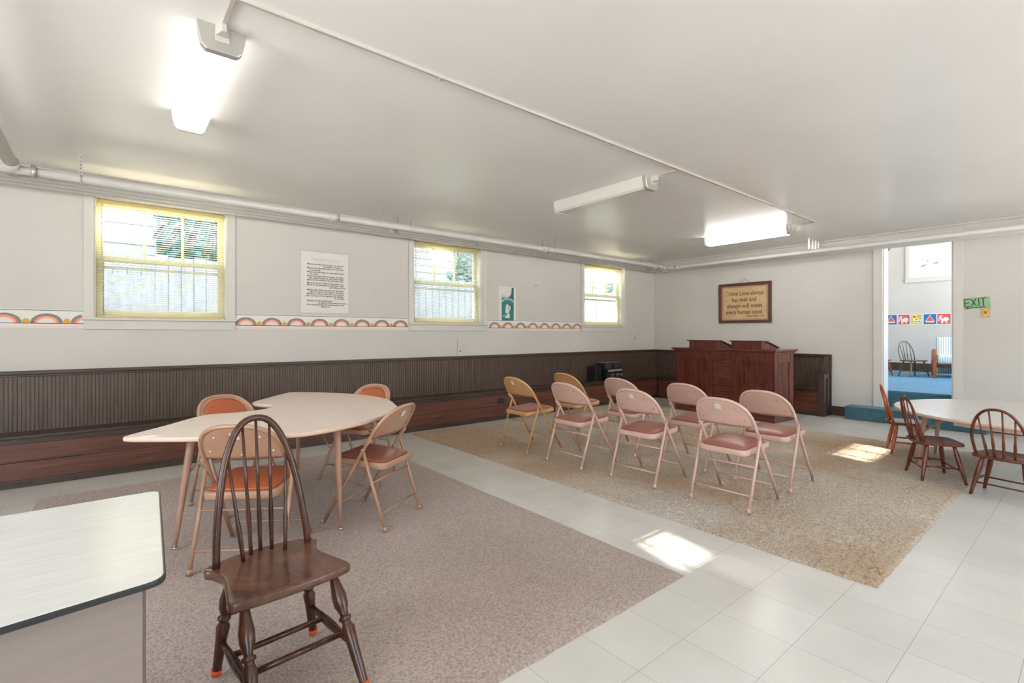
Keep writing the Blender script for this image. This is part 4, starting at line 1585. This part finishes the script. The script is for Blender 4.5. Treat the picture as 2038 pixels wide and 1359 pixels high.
dpr = round_poly(dp, .035)
if area(dpr) < 0:
    dpr = dpr[::-1]
MB().slab(dpr, .7065, .7195, .003).build('edge_band', 'black_edge', dk)
inn = round_poly([(-.745, 1.196), (.094, 1.302), (.133, 2.044), (-.745, 2.041)], .034)
if area(inn) < 0:
    inn = inn[::-1]
MB().slab(inn, .709, .7205, .002).build('desk_top', 'desk_top', dk)
MB().prism([(-.72, 1.285), (.038, 1.385), (.038, 1.405), (-.72, 1.305)], .0115, .7065, 'z').build('front_panel', 'desk_panel', dk)
MB().prism([(.036, 1.385), (.060, 1.388), (.095, 1.98), (.071, 1.98)], .0115, .7065, 'z').build('side_panel', 'desk_panel', dk)

# ------------------------------------------------------------------ spindle-back wooden chairs


def turned(mb, a, b, r, style):
    if style == 'turned':
        prof = [(0, .62), (.06, .70), (.10, .74), (.40, .95), (.50, 1.12), (.545, .72), (.565, .72), (.575, 1.05), (.60, 1.05), (.61, .70), (.63, .70), (.70, 1.15), (.78, 1.22), (.86, .95), (.95, .72), (1, .74)]
    elif style == 'bulge':
        prof = [(0, .62), (.15, .75), (.5, 1.05), (.72, 1.10), (.90, .85), (1, .75)]
    elif style == 'stretch':
        prof = [(0, .70), (.25, .95), (.42, 1.25), (.5, 1.32), (.58, 1.25), (.75, .95), (1, .70)]
    else:
        prof = [(0, 1.0), (.12, 1.05), (.33, 1.28), (.42, .95), (.55, .85), (1, .70)]
    return mb.lathe(a, b, [(t, k * r) for t, k in prof], 12)


def make_windsor(name, label, group, p):
    """p: seat outline, seat height, hoop, spindles, legs and stretchers, in metres; y forward."""
    t = thing(name, label, 'wooden chair', (0, 0, 0), 0, group)
    zs, th = p['seat_z'], p['thick']
    ol = spline(p['outline'], 5)
    ol = [(v.x, v.y) for v in ol]
    if area(ol) < 0:
        ol = ol[::-1]
    sw = p['seat_hw']
    dip = lambda x, y: -p['dip'] * max(0, 1 - (x / (sw * .95)) ** 2) ** 1 * max(0, 1 - ((y + .02) / p['seat_hd']) ** 2)
    MB().slab(ol, zs - th, zs, .010, seg=3, top=dip).build('seat', p['seat_mat'], t)
    m = p['mat']
    hb, ht, yb, yt = p['hoop_b'], p['hoop_h'], p['hoop_y'], p['hoop_lean']
    e = p['hoop_e']

    def hp(a):
        cx, sx = math.cos(a), math.sin(a)
        x = math.copysign(abs(cx) ** (2 / e), cx)
        zf = abs(sx) ** (2 / e) if p.get('square') else abs(sx)
        return x, zf
    pts = []
    n = 36
    for k in range(n + 1):
        a = PI * k / n
        x, zf = hp(a)
        w = p['hoop_w']
        xx = x * (hb + (w - hb) * min(1, zf * 2.2))
        pts.append((xx, yb + (yt - yb) * zf, zs - .012 + (ht - zs + .012 - p['hoop_r']) * zf))
    MB().tube(pts, p['hoop_r'], 10, flat=.85).build('back_hoop', m, t)
    H = ht - zs - p['hoop_r']
    ns = p['n_sp']
    for k in range(ns):
        f = (k - (ns - 1) / 2) / ((ns - 1) / 2)
        xb, xt = f * p['sp_b'], f * p['sp_t']
        # top on the hoop: find the angle whose x is xt
        best = min(pts, key=lambda q: abs(q[0] - xt) + (0 if q[2] > zs + H * .3 else 9))
        mb = MB()
        ybs = yb - p['sp_curve'] * (1 - f * f)
        prof = [(0, 1.0), (.10, 1.05), (.30, 1.30), (.40, .95), (.55, .85), (1, .72)]
        a_, b_ = Vector((xb, ybs, zs - .01)), Vector(best)
        mb.lathe(a_, b_, [(q, w * p['sp_r']) for q, w in prof], 10)
        mb.build('spindle', m, t)
    legs = {}
    for nm, (tx, ty), (fx, fy) in (('rear', p['rt'], p['rf']), ('front', p['ft'], p['ff'])):
        for s in (-1, 1):
            a_, b_ = Vector((s * fx, fy, 0)), Vector((s * tx, ty, zs - th + .004))
            legs[(nm, s)] = (a_, b_)
            lg = turned(MB(), a_, b_, p['leg_r'], p['leg_style']).build('leg', m, t)
            if p.get('caps'):
                MB().tube([a_, a_.lerp(b_, .055)], [p['leg_r'] * .80, p['leg_r'] * .86], 12).build('foot_cap', 'orange_cap', lg)
    on = lambda k, f: legs[k][0].lerp(legs[k][1], f)
    for s in (-1, 1):
        turned(MB(), on(('rear', s), p['str_h']), on(('front', s), p['str_h']), p['str_r'], 'stretch').build('stretcher', m, t)
    for (k, f) in p['cross']:
        if k == 'mid':
            a_ = on(('rear', -1), p['str_h']).lerp(on(('front', -1), p['str_h']), f)
            b_ = on(('rear', 1), p['str_h']).lerp(on(('front', 1), p['str_h']), f)
        else:
            a_, b_ = on((k, -1), f), on((k, 1), f)
        MB().tube([a_, b_], p['str_r'] * .85, 10).build('stretcher', m, t)
    return t


BIG = dict(seat_z=.372, thick=.034, seat_hw=.20, seat_hd=.20, dip=.012, mat='windsor_dark', seat_mat='windsor_seat',
           outline=[(-.195, -.165), (-.19, -.185), (-.12, -.215), (0, -.228), (.12, -.215), (.19, -.185), (.205, -.155), (.190, -.125), (.172, -.06), (.178, 0), (.196, .09), (.205, .135), (.192, .162),
                    (.10, .175), (0, .178), (-.10, .175), (-.192, .162), (-.205, .135), (-.196, .09), (-.178, 0), (-.172, -.06), (-.190, -.125), (-.205, -.155)],
           hoop_b=.168, hoop_w=.160, hoop_h=.905, hoop_y=-.150, hoop_lean=-.262, hoop_e=2.35, hoop_r=.0135, n_sp=5, sp_b=.076, sp_t=.108, sp_curve=.052, sp_r=.0072,
           rt=(.135, -.10), rf=(.176, -.118), ft=(.150, .115), ff=(.176, .325), leg_r=.021, leg_style='turned', caps=True,
           str_h=.36, str_r=.0125, cross=[('mid', .35), ('mid', .75), ('rear', .62)])
bw = make_windsor('spindle_chair', 'tall dark brown spindle-back chair with orange foot caps in the foreground', None, BIG)
bw.location = (.487, 1.945, .0175)
bw.rotation_euler = (0, 0, R(-85 - 90))

KID = dict(seat_z=.325, thick=.026, seat_hw=.175, seat_hd=.16, dip=.007, mat='windsor_red', seat_mat='windsor_red',
           outline=[(-.165, -.135), (-.10, -.165), (0, -.175), (.10, -.165), (.165, -.135), (.178, -.06), (.175, .06), (.165, .13), (.12, .155), (0, .16), (-.12, .155), (-.165, .13), (-.175, .06), (-.178, -.06)],
           hoop_b=.145, hoop_w=.170, hoop_h=.695, hoop_y=-.120, hoop_lean=-.215, hoop_e=2.35, square=True, hoop_r=.0105, n_sp=4, sp_b=.078, sp_t=.108, sp_curve=.030, sp_r=.0075,
           rt=(.115, -.09), rf=(.172, -.145), ft=(.125, .085), ff=(.195, .14), leg_r=.0165, leg_style='bulge',
           str_h=.40, str_r=.0078, cross=[('rear', .33), ('front', .33)])
k1 = make_windsor('small_spindle_chair', 'dark red brown small spindle chair at the round table, standing on the rug corner', 'small spindle chairs at the round table', KID)
k1.location = (5.471, .934, .0215)
k1.rotation_euler = (0, 0, R(-60.6 - 90))
k2 = dup(k1)
k2['label'] = 'red brown small spindle chair facing the round table from the bare floor tiles'
k2.location = (5.30, .47, 0)
k2.rotation_euler = (0, 0, R(-14 - 90))
k3 = dup(k1)
k3['label'] = 'orange red small spindle chair behind the round table near the carpeted step'
k3.location = (6.400, 1.315, .0215)
k3.rotation_euler = (0, 0, R(-71 - 90))
recolour(k3, {k: 'windsor_orange' for k in ('back_hoop', 'spindle', 'leg', 'stretcher')})
k4 = dup(k1)
k4['label'] = 'olive brown small spindle chair on the blue carpet beside the striped armchair'
k4['group'] = 'small spindle chairs in the next room'
k4.location = (12.10, 2.38, .42)
k4.rotation_euler = (0, 0, R(-125 - 90))
recolour(k4, {k: 'windsor_olive' for k in ('back_hoop', 'spindle', 'seat', 'leg', 'stretcher')})
k5 = dup(k1)
k5['label'] = 'small spindle chair with red brown legs half hidden by the doorway post'
k5['group'] = 'small spindle chairs in the next room'
k5.location = (11.90, 2.86, .42)
k5.rotation_euler = (0, 0, R(-95 - 90))
recolour(k5, {k: 'windsor_olive' for k in ('back_hoop', 'spindle', 'seat')})
recolour(k5, {k: 'windsor_orange' for k in ('leg', 'stretcher')})

# ------------------------------------------------------------------ low round table by the doorway
rt_ = thing('round_table', 'low pale grey round table with tapered legs near the doorway step', 'table')
pts = [(6.27 + 1.03 * math.cos(a), .35 + 1.02 * math.sin(a)) for a in np.linspace(0, 2 * PI, 73)[:-1]]
MB().slab(pts, .524, .55, .008, 0, 1).build('table_top', ['kid_table', 'laminate_edge'], rt_)
mb = MB()
rim = [(6.27 + .93 * math.cos(a), .35 + .92 * math.sin(a)) for a in np.linspace(R(150), R(215), 12)]
for (xa, ya), (xb, yb) in zip(rim[:-1], rim[1:]):
    mb.add([(xa, ya, .485), (xb, yb, .485), (xb, yb, .524), (xa, ya, .524), (xa + .02, ya, .485), (xb + .02, yb, .485), (xb + .02, yb, .524), (xa + .02, ya, .524)],
           [(0, 1, 2, 3), (4, 5, 6, 7), (0, 1, 5, 4), (3, 2, 6, 7)])
mb.build('apron', 'laminate_edge', rt_)
for tp, ft in (((5.86, 1.06, .524), (5.812, 1.123, .0195)), ((6.46, 1.06, .524), (6.475, 1.10, .0195)), ((5.75, -.25, .524), (5.68, -.33, 0)), ((6.9, -.2, .524), (6.95, -.28, 0))):
    tpv = Vector(tp)
    d_ = (Vector((6.27, .35, tpv.z)) - tpv).normalized()
    q_ = Vector((-d_.y, d_.x, 0))
    tapered_leg(rt_, tp, ft, 'table_leg', [tpv + d_ * .2 + q_ * .05, tpv + d_ * .2 - q_ * .05])

bpy.context.view_layer.update()
